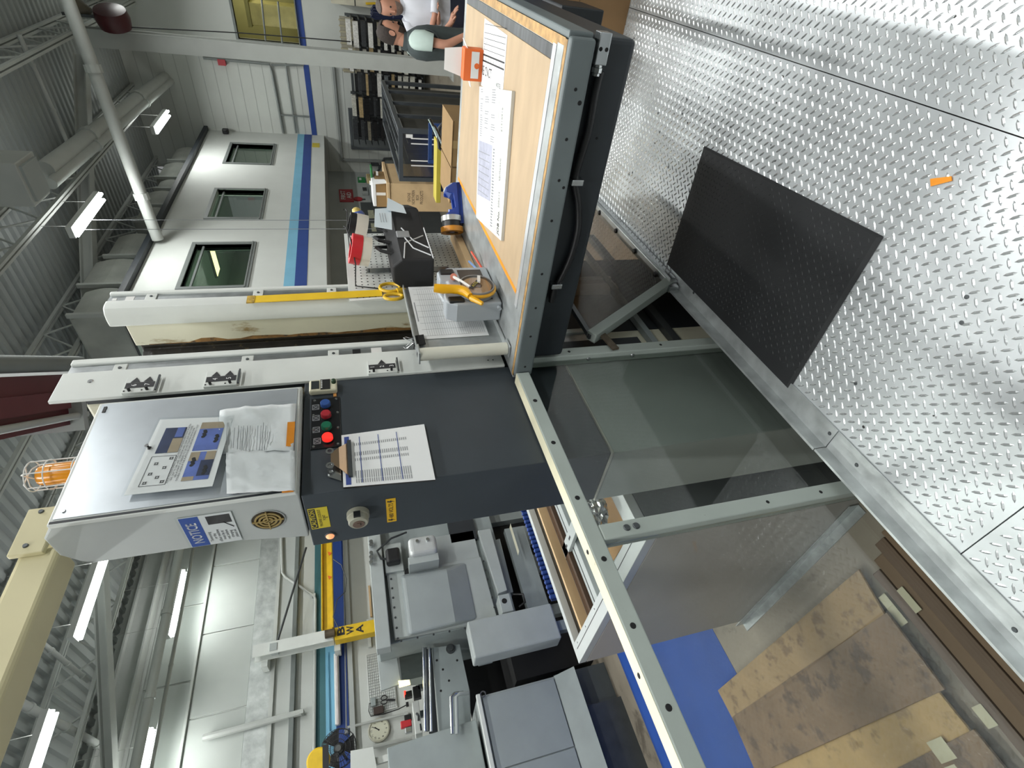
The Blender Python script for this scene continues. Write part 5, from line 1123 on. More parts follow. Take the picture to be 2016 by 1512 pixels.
# ---------------------------------------------------------------- far wall fittings (Y = 10)
WY = 9.98
def wbx(p0, p1, th=.06, dy=0):
    a, b = U(*p0, Y=WY - dy), U(*p1, Y=WY - dy); return MB().box(min(a.x, b.x), max(a.x, b.x), WY - dy - th, WY - dy, min(a.z, b.z), max(a.z, b.z))
t = thing('unlit_strip_light', 'long unlit strip light mounted over the dark blue wall stripe', 'light', U(668, 1360, Y=WY))
mk('housing', wbx((658, 1291), (671, 1428), .10), fix_m, t, bevel=.01); mk('diffuser', wbx((660, 1293), (668, 1427), .03, .10), mat('frosted diffuser', 'c4bcbc', .5), t, bevel=.01)
t = thing('wall_clock', 'round white wall clock on the far wall', 'clock', U(746, 1438, Y=WY))
c = U(746, 1438, Y=WY); rC = .165
mk('rim', MB().lathe([(rC - .012, 0), (rC + .008, 0), (rC + .008, .04), (rC - .012, .045)], c, (0, -1, 0), 32, closed=True), mat('clock rim', 'b4b3a2', .4), t, smooth=True)
mk('dial', MB().lathe([(rC - .01, 0), (rC - .01, .03)], c, (0, -1, 0), 32), mat('clock dial', 'd0d0bc', .6, var=0), t)
for k in range(12):
    a_ = math.pi / 2 - (k + 1) * math.pi / 6
    text(t, str(k + 1), c + V((math.cos(a_) * .12, -.032, math.sin(a_) * .12)), (1, 0, 0), (0, 0, 1), .042, ink, name='numeral')
for ang_, ln, w_ in ((50, .08, .012), (57, .12, .008)):
    a_ = math.radians(ang_); mk('hand', MB().bar(c + V((0, -.034, 0)), c + V((math.cos(a_) * ln, -.034, math.sin(a_) * ln)), .004, w_, up=(0, 0, 1) if abs(math.cos(a_)) > .1 else (1, 0, 0)), ink, t)
mk('hub', MB().lathe([(.012, .03), (.012, .038)], c, (0, -1, 0), 12), ink, t)
def fan(label, c, r, ax, body):
    t = thing('wall_fan', label, 'fan', c); ax = V(ax).normalized(); s_ = ax.cross(V((0, 0, 1))).normalized(); u_ = s_.cross(ax)
    for rr2, d in ((r, 0), (r, .10), (r * .72, .13), (r * .45, .14)): mk('cage_ring', MB().tube([c + ax * d + (s_ * math.cos(k * math.pi / 14) + u_ * math.sin(k * math.pi / 14)) * rr2 for k in range(28)], .005, 6, closed=True), body, t)
    for k in range(36):
        a_ = k * math.pi / 18; d_ = s_ * math.cos(a_) + u_ * math.sin(a_); mk('cage_wire', MB().tube([c + d_ * r, c + d_ * r + ax * .10, c + d_ * r * .5 + ax * .14, c + d_ * .05 + ax * .14], .003, 5), body, t)
    for k in range(3):
        a_ = k * 2 * math.pi / 3 + .5; d_ = s_ * math.cos(a_) + u_ * math.sin(a_); e_ = ax.cross(d_)
        mk('blade', MB().prism([c + ax * .06 + d_ * .05 - e_ * .03, c + ax * .04 + d_ * r * .9 - e_ * .15, c + ax * .07 + d_ * r * .92 + e_ * .13, c + ax * .075 + d_ * .05 + e_ * .03], ax * .006), body, t)
    mk('hub', MB().lathe([(.06, .02), (.06, .09), (.04, .12)], c, ax, 18), mat('grey hub', '5a5d5e', .4, .4), t, smooth=True); mk('motor', MB().lathe([(.07, -.14), (.08, -.10), (.08, .01)], c, ax, 16), body, t, smooth=True)
    mk('wall_arm', MB().tube([c - ax * .12, V((c.x, WY - .02, c.z - .05))], .02, 8), body, t); return t
c = U(668, 1474, Y=9.3); fan('black caged wall fan over the blue wall stripe', c, .245, (-.15, -1, .05), blk)
t = thing('yellow_reel', 'yellow and black round hose reel beside the black wall fan', 'reel', U(628, 1498, Y=9.2)); c = U(628, 1500, Y=8.75)
mk('drum', MB().lathe([(.13, 0), (.15, .02), (.15, .10), (.13, .12)], c, (0, -1, 0), 24), yellow, t, smooth=True); mk('black_band', MB().box(c.x - .15, c.x + .15, c.y - .125, c.y - .115, c.z - .14, c.z - .06), blk, t); mk('arm', MB().bar(c, V((c.x, WY, c.z)), .06, .06), blk, t)
# jib crane: mast with tie rod and yellow beam
t = thing('jib_crane', 'yellow and white wall jib crane with a lettered mast and long yellow beam', 'crane', U(760, 1240, Y=9.5))
JY = 9.45
xm = U(600, 1263, Y=JY).x; zt5 = U(497, 1285, Y=JY).z; zmid = U(655, 1248, Y=JY).z; zlow = U(735, 1232, Y=JY).z
xm = .5 * (U(500, 1284, Y=JY).x + U(655, 1247, Y=JY).x)
mk('mast_upper', MB().box(xm - .10, xm + .10, JY, JY + .02, zmid, zt5).box(xm - .10, xm + .10, JY + .2, JY + .22, zmid, zt5).box(xm - .01, xm + .01, JY + .02, JY + .2, zmid, zt5), white_p, t)
mk('mast_lower', MB().box(xm - .11, xm + .11, JY, JY + .2, zlow - .3, zmid - .03), yellow, t, bevel=.005)
mk('mast_base', MB().box(xm - .11, xm + .11, JY + .01, JY + .19, -.7, zlow - .3), yellow, t, bevel=.005)
for k, ch in enumerate('BWA'): text(t, ch, U((672, 690, 709)[k], (1243, 1240, 1238)[k], Y=JY - .002), (1, 0, 0), (0, 0, 1), .17, ink, bold=.03, width=.15)
xb_ = U(640, 1075, Y=JY).x
zb1, zb2 = U(655, 1150, Y=JY).z, U(633, 1150, Y=JY).z
mk('beam', MB().box(xm + .1, xb_ + 1.0, JY + .02, JY + .05, zb1 + .02, zb2 - .02), yellow, t); mk('beam_flange', MB().box(xm + .1, xb_ + 1.0, JY - .06, JY + .13, zb1, zb1 + .02), yellow, t); mk('beam_flange', MB().box(xm + .1, xb_ + 1.0, JY - .06, JY + .13, zb2 - .02, zb2), yellow, t)
mk('tie_rod', MB().tube([V((xm, JY + .1, U(540, 1262, Y=JY).z)), V((xb_ + .1, JY + .1, U(602, 1045, Y=JY).z))], .02, 8), dsteel, t); mk('clevis', MB().box(xm - .06, xm + .06, JY - .02, JY + .24, U(546, 1262, Y=JY).z, U(532, 1262, Y=JY).z), grey_p, t)
mk('pivot', MB().cyl((xm, JY - .06, zmid - .04), (xm, JY - .06, zmid + .12), .07, 14), mat('rusty pivot', '574c3c', .6, .4, var=.3), t)
mk('bracket', MB().box(xm - .2, xm + .2, JY + .22, 9.92, zmid - .1, zmid), white_p, t); mk('bracket', MB().box(xm - .2, xm + .2, JY + .22, 9.9, zt5 - .2, zt5 - .1), white_p, t)
for k, p in enumerate(((645, 1090), (645, 1137))): mk('orange_flag', MB().prism([U(p[0], p[1] - 4, Y=JY - .08), U(p[0] + 3, p[1] + 4, Y=JY - .08), U(p[0] + 8, p[1] - 2, Y=JY - .08)], (0, .01, 0)), mat('orange ribbon', 'e0672a', .6), t)
fest = [U(*p, Y=JY - .1) for p in ((655, 1100), (672, 1112), (682, 1140), (680, 1165), (664, 1180), (656, 1215), (668, 1240))]
mk('festoon_cable', MB().tube(fest, .008, 6), dsteel, t, smooth=True)
def wpipe(label, pts, r, mm=roof_l, dy=.06, nm='wall_pipe', cat='pipe'):
    t = thing(nm, label, cat, U(*pts[0], Y=WY - dy)); mk('tube', MB().tube([U(*p, Y=WY - dy) for p in pts], r, 8), mm, t)
    p = U(*pts[len(pts) // 2], Y=WY - dy); mk('clip', MB().box(p.x - .03, p.x + .03, p.y - r, WY, p.z - .03, p.z + .03), mm, t)
wpipe('bent white conduit that steps down beside the jib mast', ((554, 1052), (556, 1128), (562, 1136), (618, 1172), (621, 1180), (618, 1500)), .025)
wpipe('thin vertical white pipe left of the jib mast, high on the panels', ((400, 1453), (594, 1402)), .05, dy=.1)
wpipe('thin cable conduit running below the dark blue stripe', ((676, 1070), (682, 1440)), .012, inkg)
wpipe('white vertical pipe above the white drawer box', ((684, 1432), (800, 1405)), .02)
wpipe('white vertical pipe below the wall clock', ((735, 1470), (815, 1452)), .03)
wpipe('pale blue conduit along the wall stripes', ((645, 1285), (648, 1445), (656, 1460)), .012, blue_l, .03)
t = thing('grid_panel', 'white wire grid panel on the far wall behind the machine', 'panel', U(740, 1320, Y=WY))
gm = MB(); a, b = U(722, 1290, Y=WY - .03), U(780, 1390, Y=WY - .03)
for k in range(22): x = b.x + (a.x - b.x) * k / 21; gm.box(x - .003, x + .003, a.y, a.y + .006, b.z, a.z)
for k in range(14): z = b.z + (a.z - b.z) * k / 13; gm.box(b.x, a.x, a.y - .004, a.y, z - .003, z + .003)
mk('grid_wire', gm, mat('pale wire', '9aa09e', .5), t, kind='stuff'); mk('backing', MB().box(b.x - .02, a.x + .02, a.y + .01, WY, b.z - .02, a.z + .02), fix_m, t)
for nm, lb, cat, p0, p1, mm in (('switch_box', 'small grey switch box on the grid panel', 'box', (730, 1377), (741, 1390), grey2), ('dark_box', 'flat dark brown box on the grid panel', 'box', (735, 1395), (756, 1404), mat('dark brown box', '33251f', .5))):
    tt = thing(nm, lb, cat, U(*p0, Y=WY - .1)); mk('body', wbx(p0, p1, .06, .045), mm, tt, bevel=.005); mk('cover', wbx((p0[0] + 1.5, p0[1] + 1.5), (p1[0] - 1.5, p1[1] - 1.5), .006, .105), mm, tt)
t = thing('wall_scissors', 'black scissors hanging on the grid panel', 'scissors', U(756, 1378, Y=WY - .06))
y_ = WY - .07
for d_ in (-4, 4): c = U(756, 1378 + d_, Y=y_); mk('handle', MB().tube([c + V((.035 * math.cos(k * math.pi / 6), 0, .05 * math.sin(k * math.pi / 6))) for k in range(12)], .009, 6, closed=True), blk, t)
mk('blade', MB().bar(U(762, 1378, Y=y_), U(778, 1378, Y=y_), .03, .008, up=(0, 1, 0)), blk, t)
t = thing('cable_loop', 'black cable loop hanging under the switch box', 'cable', U(740, 1400, Y=WY - .08)); mk('cable', MB().tube([U(*p, Y=WY - .08) for p in ((741, 1382), (727, 1385), (726, 1400), (730, 1410), (755, 1406), (785, 1396), (800, 1388))], .008, 6), blk, t, smooth=True); mk('plug', wbx((799, 1384), (805, 1391), .04, .06), blk, t)
t = thing('wall_bracket', 'white wall bracket plate behind the mast foot', 'bracket', U(728, 1250, Y=WY)); mk('plate', wbx((722, 1222), (732, 1275), .05), white_p, t, bevel=.005); mk('wood_backer', wbx((725, 1155), (733, 1215), .04), wood, t)
t = thing('low_partition', 'white partition panel beneath the black fan', 'panel', U(720, 1495, Y=9.0)); mk('board', MB().prism([U(*p, Y=8.6) for p in ((690, 1478), (735, 1470), (742, 1512), (742, 1600), (690, 1600))], (0, .05, 0)), wall_w, t, bevel=.004); a = U(735, 1478, Y=8.6); mk('post', MB().box(a.x - .15, a.x - .07, 8.66, 8.74, -.7, a.z), white_p, t)
# ---------------------------------------------------------------- right background (end wall and under the offices)
t = thing('grey_door', 'grey steel door with a pale triangle on the end wall', 'door', (14.98, 4.3, -.7), kind='structure')
del t['category']
mk('leaf', MB().box(14.94, 14.985, 3.86, 4.74, -.7, 1.2), mat('grey door paint', '5d6364', .5, var=.04), t)
fr2 = MB().box(14.93, 15, 3.80, 3.86, -.7, 1.26).box(14.93, 15, 4.74, 4.80, -.7, 1.26).box(14.93, 15, 3.86, 4.74, 1.2, 1.26); mk('frame', fr2, mat('dark door frame', '50565a', .5), t)
p0 = U(716, 258, X=14.93); mk('triangle', MB().prism([p0, U(733, 259, X=14.93), U(724, 271, X=14.93)], (.006, 0, 0)), mat('pale triangle', 'c6c6a4', .6), t); mk('lever', MB().box(14.9, 14.94, 3.93, 4.02, .3, .33), steel, t)
# die rack
t = thing('die_rack', 'tall steel wall rack loaded with cutting rules behind the two people', 'rack', (14.2, 3, -.7))
RX = 14.1; ry0, ry1 = 1.75, 4.35; rzt = 1.18
for k in range(6):
    y = ry0 + (ry1 - ry0) * k / 5; mk('upright', MB().box(RX + .3, RX + .36, y - .025, y + .025, -.7, rzt), dsteel, t)
    for j in range(11): mk('arm', MB().box(RX - .18, RX + .3, y - .014, y + .014, -.5 + .155 * j, -.475 + .155 * j), dsteel, t)
mk('back_panel', MB().box(RX + .405, RX + .42, ry0, ry1, -.6, rzt - .12), mat('rack dark mesh', '2b2d2f', .7, var=.3, scale=30), t)
mk('back_rail', MB().box(RX + .36, RX + .40, ry0, ry1, rzt - .1, rzt - .04), dsteel, t)
cols_ = ['c9c9c0', '1c1c1e', '1c1c1e', '3a3d40', '8d8878', 'b9a37a', '3a3d40', 'dcdcd8', '6f7578']
rnd = random.Random(9)
first = {}
for j in range(11):
    for k in range(5):
        if rnd.random() < .03: continue
        cc = rnd.choice(cols_); y0 = ry0 + .03 + k * .5 + rnd.uniform(0, .06); ln = rnd.uniform(.42, .5); z = -.473 + .155 * j; h = rnd.uniform(.05, .12); xo = rnd.uniform(-.15, .02)
        b_ = MB().box(RX + xo, RX + xo + .1, y0, y0 + ln, z, z + h)
        nst = int(ln / .07)
        for q in range(nst): b_.box(RX + xo - .012, RX + xo, y0 + .02 + q * .07, y0 + .05 + q * .07, z + .006, z + h - .006)
        mk('cutting_rule', b_, mat('rule ' + cc, cc, .45, .3, var=.25, scale=30), label='%s cutting rule on the wall rack, %s bay, %s arm row from the top' % ({'c9c9c0': 'pale', '1c1c1e': 'black', '8d8878': 'khaki', 'b9a37a': 'tan', '3a3d40': 'charcoal', 'dcdcd8': 'white', '6f7578': 'grey'}[cc], ('rightmost', 'second right', 'middle', 'second left', 'leftmost')[k], ('lowest', 'tenth', 'ninth', 'eighth', 'seventh', 'sixth', 'fifth', 'fourth', 'third', 'second', 'top')[j]), cat='tool', group='cutting rules on the wall rack')
t = thing('wire_shelf', 'pale wire shelf panel at the top of the wall rack', 'shelf', (14.3, 2.2, 1.2)); mk('panel', MB().box(14.45, 14.5, 1.8, 2.9, 1.0, 1.30), mat('pale wire shelf', '9a9686', .6, var=.2, scale=40, stretch=(1, 3, .3)), t)
for k in range(10): mk('wire', MB().box(14.43, 14.45, 1.85 + .11 * k, 1.88 + .11 * k, 1.0, 1.32), mat('tan wire', 'a59f86', .5), t)
mk('wall_tie', MB().box(14.5, 15, 2.3, 2.35, 1.1, 1.15), dsteel, t)
# rack cart
t = thing('rack_cart', 'long grey steel cart with a clear end panel holding dark boards', 'cart', (7.7, 2.2, -.7))
KX = 6.6; ky0, ky1 = U(783, 253, X=KX).y, U(788, 357, X=KX).y; kz = U(785, 300, X=KX).z
kx1 = 9.0; cm_ = mat('cart steel', '43484c', .5, .3, var=.1)
for x in (KX, kx1 - .05):
    for y in (ky0, ky1 - .05): mk('corner_post', MB().box(x, x + .05, y, y + .05, -.55, kz), cm_, t)
for x in (7.2, 7.8, 8.4): mk('side_post', MB().box(x, x + .04, ky0, ky0 + .04, -.45, kz - .05), cm_, t)
for z in (kz - .05, -.50):
    for y in (ky0, ky1 - .05): mk('rail', MB().box(KX + .05, kx1 - .05, y, y + .05, z, z + .05), cm_, t)
    for x in (KX, kx1 - .05): mk('cross_rail', MB().box(x, x + .05, ky0 + .05, ky1 - .05, z, z + .05), cm_, t)
for y in (ky0 + .12, ky0 + .25, ky0 + .38): mk('top_slat', MB().box(KX + .05, kx1 - .05, y, y + .025, kz - .04, kz - .015), cm_, t)
mk('end_panel', MB().box(KX + .012, KX + .02, ky0 + .05, ky1 - .05, -.45, kz - .05), clear('cart end sheet', 'c9c6b4', .15, 2.6), t)
for y in (ky0 + .1, ky0 + .16, ky0 + .36, ky0 + .42): mk('white_strip', MB().box(KX + .004, KX + .011, y, y + .012, -.3, kz - .15), cw, t)
mk('yellow_strip', MB().box(KX + .024, KX + .03, ky0 + .08, ky1 - .14, .12, .20), yellow, t)
for x in (KX + .1, kx1 - .15):
    for y in (ky0 + .02, ky1 - .05): mk('caster', MB().cyl((x, y, -.62), (x, y + .035, -.62), .08, 14), blk, t)
for k in range(7): mk('dark_board', MB().box(KX + .12 + .0 * k, kx1 - .1, ky0 + .07 + .06 * k, ky0 + .09 + .06 * k, -.44, kz - .09 - .02 * (k % 3)), mat('dark die board', '34342f', .6, var=.2, scale=10), t)
mk('drawing_tag', MB().box(KX + .002, KX + .01, ky0 + .06, ky0 + .10, kz - .17, kz - .09), cw, t)
# crate
t = thing('wooden_crate', 'pale wooden crate with black stencil letters behind the steel cart', 'crate', (7.6, 3, -.7))
CX = 7.2; a = U(770, 361, X=CX); b = U(766, 416, X=CX); cy0, cy1, cz_ = a.y, b.y, (a.z + b.z) / 2; cx1 = U(763, 322, Y=cy0).x
cw_ = mat('crate plywood', 'c2a67e', .7, var=.08, scale=5, dirt=('9a7d54', .72, 9))
cx1 = min(cx1, 9.8)
mk('front_panel', MB().box(CX, CX + .02, cy0, cy1, -.6, cz_), cw_, t); mk('side_panel', MB().box(CX + .02, cx1, cy0, cy0 + .02, -.6, cz_), cw_, t); mk('rear_panel', MB().box(cx1 - .02, cx1, cy0 + .02, cy1, -.6, cz_), cw_, t); mk('side_panel', MB().box(CX + .02, cx1 - .02, cy1 - .02, cy1, -.6, cz_), cw_, t)
mk('lid', MB().box(CX - .02, cx1 + .02, cy0 - .02, cy1 + .02, cz_, cz_ + .04), cw_, t, bevel=.004)
for y in (cy0, cy1 - .1): mk('skid', MB().box(CX, cx1, y, y + .1, -.699, -.6), wood, t)
pc_ = U(818, 389, X=CX - .002)
text(t, 'GNGNE\nNORTHERN\nBOX\nPRODUCTS', (CX - .001, pc_.y, pc_.z), (0, -1, 0), (0, 0, 1), .062, mat('stencil ink', '4a3f33', .8), width=.2)
zc_ = cz_ + .04
t = thing('open_carton', 'open cardboard carton on the wooden crate', 'carton', (7.6, 3, zc_)); yy0, yy1 = cy0 + .02, cy1 - .02
mk('box', MB().box(CX + .1, CX + .5, yy0, yy1, zc_, zc_ + .14), mat('brown carton', '8c7048', .7, var=.08), t, bevel=.004); mk('paper_liner', MB().box(CX + .09, CX + .45, yy0 + .02, yy1 - .01, zc_ + .14, zc_ + .19), paper, t, bevel=.01); mk('tape', MB().box(CX + .098, CX + .1, yy0 + .15, yy0 + .19, zc_ + .01, zc_ + .14), cw, t)
for (nm, lb, cat, p0, p1, X_, mm) in (('green_box', 'green first aid box on top of the carton', 'box', (733, 331), (750, 352), CX + .3, mat('green box', '1f6b35', .5, var=.05)), ('brown_folder', 'brown folder standing on the carton beside the green box', 'folder', (722, 350), (735, 362), CX + .36, mat('brown folder', '6d5f3c', .7))):
    a, b = U(*p0, X=X_), U(*p1, X=X_); t = thing(nm, lb, cat, (X_, a.y, zc_ + .19))
    mk('body', MB().box(X_, X_ + .16, min(a.y, b.y), max(a.y, b.y), zc_ + .192, max(a.z, b.z)), mm, t, bevel=.008)
    mk('label', MB().box(X_ - .002, X_, min(a.y, b.y) + .04, min(a.y, b.y) + .10, (a.z + b.z) / 2 - .02, (a.z + b.z) / 2 + .01), cw, t)
t = thing('white_card', 'white card leaning on the carton edge', 'card', U(745, 357, X=CX + .05)); mk('card', MB().prism([U(734, 353, X=CX + .06), U(757, 353, X=CX + .06), U(763, 361, X=CX + .05), U(735, 363, X=CX + .05)], (.004, 0, 0)), paper, t)
# wall fittings on the recessed wall
RY = 5.42
def rbx(p0, p1, th=.03):
    a, b = U(*p0, Y=RY), U(*p1, Y=RY); return MB().box(min(a.x, b.x), max(a.x, b.x), RY - th, RY, min(a.z, b.z), max(a.z, b.z)), a, b
t = thing('first_aid_sign', 'red first aid sign on the grey recessed wall', 'sign', U(683, 386, Y=RY))
a, b, c, d = [U(*p, Y=RY) for p in ((667, 374), (669, 398), (697, 398), (694, 374))]
mk('plate', MB().prism([a, b, c, d], (0, -.02, 0)), mat('sign red', 'a5232e', .5, var=.03), t)
w_ = abs(a.x - b.x); cc = (a + b + c + d) / 4 + V((0, -.021, 0)); text(t, 'FIRST\nAID', cc, (1, 0, 0), (0, 0, 1), .15, paper, width=w_ * .7, bold=.02)
mb_, a, b = rbx((725, 373), (762, 400), .2)
t = thing('towel_dispenser', 'grey towel dispenser on the recessed wall under the first aid sign', 'dispenser', a); mk('case', mb_, grey_p, t, bevel=.01); mb_, a, b = rbx((733, 379), (752, 386), .21); mk('window', mb_, dsteel, t); mb_, a, b = rbx((735, 392), (762, 402), .22); mk('tray', mb_, grey2, t)
mb_, a, b = rbx((704, 352), (720, 360), .05); t = thing('exit_label', 'small green safety label on the end wall beside the carton', 'label', a); mk('plate', mb_, mat('green label', '2d8a4a', .5), t); mb_, a, b = rbx((707, 354), (712, 358), .052); mk('symbol', mb_, paper, t)
mb_, a, b = rbx((711, 372), (726, 385), .08); t = thing('soap_dispenser', 'small pale soap dispenser on the recessed wall', 'dispenser', a); mk('body', mb_, wall_g, t, bevel=.02); mb_, a, b = rbx((714, 375), (723, 382), .085); mk('face', mb_, dsteel, t)
c = U(705, 393, Y=RY); t = thing('red_tag', 'small red round tag on the recessed wall', 'tag', c); mk('disc', MB().lathe([(.11, 0), (.11, .03)], c, (0, -1, 0), 16), mat('sign red', 'a5232e', .5), t); mk('tail', MB().box(c.x - .02, c.x + .02, c.y - .02, c.y, c.z - .18, c.z - .1), dsteel, t)
a, b = U(712, 402, Y=RY), U(760, 460, Y=RY)
t = thing('recess_doors', 'dark grey double doors with posted notices under the offices', 'door', (a.x, RY, -.7), kind='structure'); del t['category']
mk('frame', MB().box(min(b.x, 10.4), a.x, RY - .05, RY - .001, -.7, U(710, 405, Y=RY).z), mat('dark door', '43484a', .5, var=.05), t)
for p0, p1 in (((724, 418), (738, 434)), ((730, 444), (742, 460))):
    mb_, a2, b2 = rbx(p0, p1, .055); mk('notice', mb_, mat('pale notice', 'a9aa94', .7, var=.2, scale=30), t)
c = U(737, 322, X=14.98); t = thing('bent_handrail', 'dark bent pipe handrail against the end wall', 'rail', c); mk('tube', MB().tube([U(747, 325, X=14.9), U(743, 340, X=14.9), U(757, 352, X=14.9), U(790, 352, X=14.9)][:2] + [U(757, 312, X=14.9), U(772, 312, X=14.9)], .03, 8), dsteel, t); mk('plate', MB().box(14.93, 15, c.y - .05, c.y + .05, c.z - .1, c.z + .1), dsteel, t)
# blue dolly, yellow plank, chair hoops, boxes behind the table
t = thing('blue_dolly', 'blue steel dolly standing behind the work table under the yellow plank', 'cart', (5.3, 1.7, -.7))
dx = 5.2; dy0, dy1 = U(870, 280, X=dx).y, U(870, 372, X=dx).y; dzt = U(866, 300, X=dx).z
bd_ = mat('blue dolly paint', '1f3c6e', .45, var=.1)
mk('deck', MB().box(dx + .02, dx + .9, dy0 + .06, dy1 + .05, dzt - .3, dzt - .26), bd_, t)
for (x, y) in ((dx + .03, dy0 + .07), (dx + .03, dy1), (dx + .85, dy0 + .07), (dx + .85, dy1)): mk('leg', MB().box(x, x + .04, y, y + .04, -.6, dzt - .02), bd_, t); mk('wheel', MB().cyl((x, y + .0, -.63), (x, y + .04, -.63), .068, 12), blk, t)
mk('brace', MB().bar((dx + .05, dy0 + .08, -.3), (dx + .05, dy1 + .02, dzt - .3), .03, .06), bd_, t); mk('top_rail', MB().box(dx + .03, dx + .06, dy0 + .11, dy1, dzt - .06, dzt - .021), bd_, t); mk('top_rail', MB().box(dx + .86, dx + .89, dy0 + .11, dy1, dzt - .06, dzt - .021), bd_, t)
py0, py1 = U(850, 278, X=dx).y, U(855, 398, X=dx).y
t = thing('yellow_plank', 'yellow painted wooden plank lying across the blue dolly', 'plank', (dx, py0, dzt)); mk('plank', MB().hexa([(dx - .02, py0, dzt - .018), (dx - .02, py1, dzt - .018), (dx + .16, py1, dzt - .018), (dx + .16, py0, dzt - .018)], [(dx - .02, py0, dzt + .035), (dx - .02, py1, dzt + .03), (dx + .16, py1, dzt + .03), (dx + .16, py0, dzt + .035)]), mat('yellow stained wood', 'b3a53a', .6, var=.15, scale=10, dirt=('6e6422', .7, 14), stretch=(1, .2, 1)), t, bevel=.004); mk('end_paint', MB().box(dx - .021, dx + .1, py0 - .002, py0, dzt - .01, dzt + .03), yellow, t)
def hoop(lb, pts, mm, X_): 
    t = thing('chair_frame', lb, 'chair', U(*pts[0], X=X_)); P_ = [U(*p, X=X_) for p in pts]
    mk('bent_tube', MB().tube(P_, .014, 8), mm, t, smooth=True); mk('bent_tube', MB().tube([p + V((.4, .05, -.02)) for p in P_], .014, 8), mm, t, smooth=True); e = P_[-1]; mk('cross_bar', MB().tube([e, e + V((.4, .05, -.02))], .012, 8), mm, t); mk('leg', MB().tube([e, V((e.x, e.y, -.699))], .014, 8), mm, t); mk('leg', MB().tube([e + V((.4, .05, -.02)), V((e.x + .4, e.y + .05, -.699))], .014, 8), mm, t)
hoop('chrome and black tubular chair frame behind the work table', ((855, 248), (862, 262), (870, 280), (874, 290), (878, 300), (886, 312), (898, 318)), mat('chrome tube', '6d7074', .15, 1, var=.1), 4.6)
hoop('black bent tubular stool frame beside the chrome one', ((898, 258), (884, 258), (876, 268), (874, 290), (876, 310), (890, 322), (900, 318)), blk, 4.4)
# cardboard carton row behind the table far edge
X_ = 3.6; a, b, c = U(893, 238, X=X_), U(893, 330, X=X_), U(893, 400, X=X_)
for lb, y0, y1 in (('brown cardboard carton against the far table edge, right of the pair', a.y, b.y - .005), ('brown cardboard carton against the far table edge, left of the pair', b.y + .005, c.y)):
    t = thing('cardboard_carton', lb, 'carton', (X_ + .2, y0, -.7), 'cardboard cartons'); mk('box', MB().box(X_, X_ + .4, y0, y1, -.69, a.z), mat('brown carton', '8c7048', .7), t, bevel=.004); mk('tape', MB().box(X_ - .0015, X_, (y0 + y1) / 2 - .025, (y0 + y1) / 2 + .025, -.6, a.z), mat('carton tape', 'a38a5e', .4), t); mk('lid_flap', MB().box(X_ - .004, X_ + .4, y0, y1, a.z + .001, a.z + .005), MATS['brown carton'], t)
    mk('pallet_block', MB().box(X_, X_ + .4, y0 + .05, y1 - .05, -.699, -.691), wood, t)
t = thing('cardboard_sheet', 'large brown cardboard sheet standing on the tread plate behind the table', 'cardboard', (3.03, .1, 0)); a = U(1085, 20, X=3.0)
mk('sheet', MB().box(3.0, 3.014, -.7, .62, .001, U(1080, 20, X=3.0).z), card, t); mk('crease', MB().box(2.9985, 2.9999, -.7, .62, .28, .284), mat('dark crease', '6d5236', .8), t)
t = thing('blue_tub', 'dark blue plastic tub behind the cardboard sheet', 'tub', (3.4, -.1, 0)); mk('body', MB().box(3.20, 3.7, -.5, .38, -.7, U(1050, 8, X=3.2).z + .12), mat('navy tub', '1d2f63', .4, var=.06), t, bevel=.03); mk('rim', MB().box(3.18, 3.72, -.52, .40, U(1050, 8, X=3.2).z + .12, U(1050, 8, X=3.2).z + .15), MATS['navy tub'], t, bevel=.01)
# red reel and bell by the column top, hanging cord
c = U(222, 36, X=11.0); t = thing('red_reel', 'dark red cable reel hanging beside the column top', 'reel', c); mk('drum', MB().lathe([(.10, -.14), (.22, -.12), (.24, 0), (.22, .12), (.10, .14)], c, (.3, 1, 0), 20), mat('dark red reel', '4a1a1f', .4, var=.1), t, smooth=True); mk('hanger', MB().bar(c, V((c.x, c.y, 5.4)), .04, .04), dsteel, t); e = U(690, 82, X=11.0); mk('cord', MB().tube([c + V((0, .1, -.15)), (c + e) / 2 + V((0, .03, 0)), e], .009, 6), blk, t)
c = U(180, 25, X=11.1); t = thing('horn_lamp', 'dull bell shaped lamp on the column top bracket', 'lamp', c); mk('bell', MB().lathe([(.06, 0), (.10, .1), (.20, .25), (.21, .26), (.05, .02)], c + V((0, 0, .0)), (0, -.3, .9), 18), mat('dull tan bell', '5d584a', .5), t, smooth=True); mk('bracket', MB().bar(c, V((11.25, 1.95, c.z - .05)), .04, .04), roof_l, t)
c = U(437, 122, X=14.95); t = thing('alarm_box', 'small red fire alarm box with grey conduit high on the end wall', 'alarm', c); mk('case', MB().box(14.88, 15, c.y - .06, c.y + .06, c.z - .08, c.z + .08), mat('sign red', 'a5232e', .5), t); 
mk('conduit', MB().tube([U(400, 114, X=14.95), U(530, 126, X=14.95), U(535, 140, X=14.95), U(558, 262, X=14.95)], .03, 8).tube([U(535, 128, X=14.95), U(598, 128, X=14.95)], .025, 8).tube([U(562, 124, X=14.95), U(583, 262, X=14.95)], .02, 8).tube([U(551, 226, X=14.95), U(608, 230, X=14.95)], .02, 8), fr_m, t)
c = U(445, 262, Y=4.48); t = thing('camera_dome', 'small black security camera at the office wall corner', 'camera', c); mk('body', MB().box(c.x - .06, c.x + .06, 4.38, 4.49, c.z - .07, c.z + .07), blk, t, bevel=.02); mk('lens', MB().cyl((c.x - .06, 4.42, c.z - .04), (c.x - .1, 4.40, c.z - .06), .03, 10), blk, t)
t = thing('white_cabinet', 'white cupboard on the end wall behind the people', 'cupboard', (14.7, 1.2, -.7)); a = U(652, 15, X=14.6)
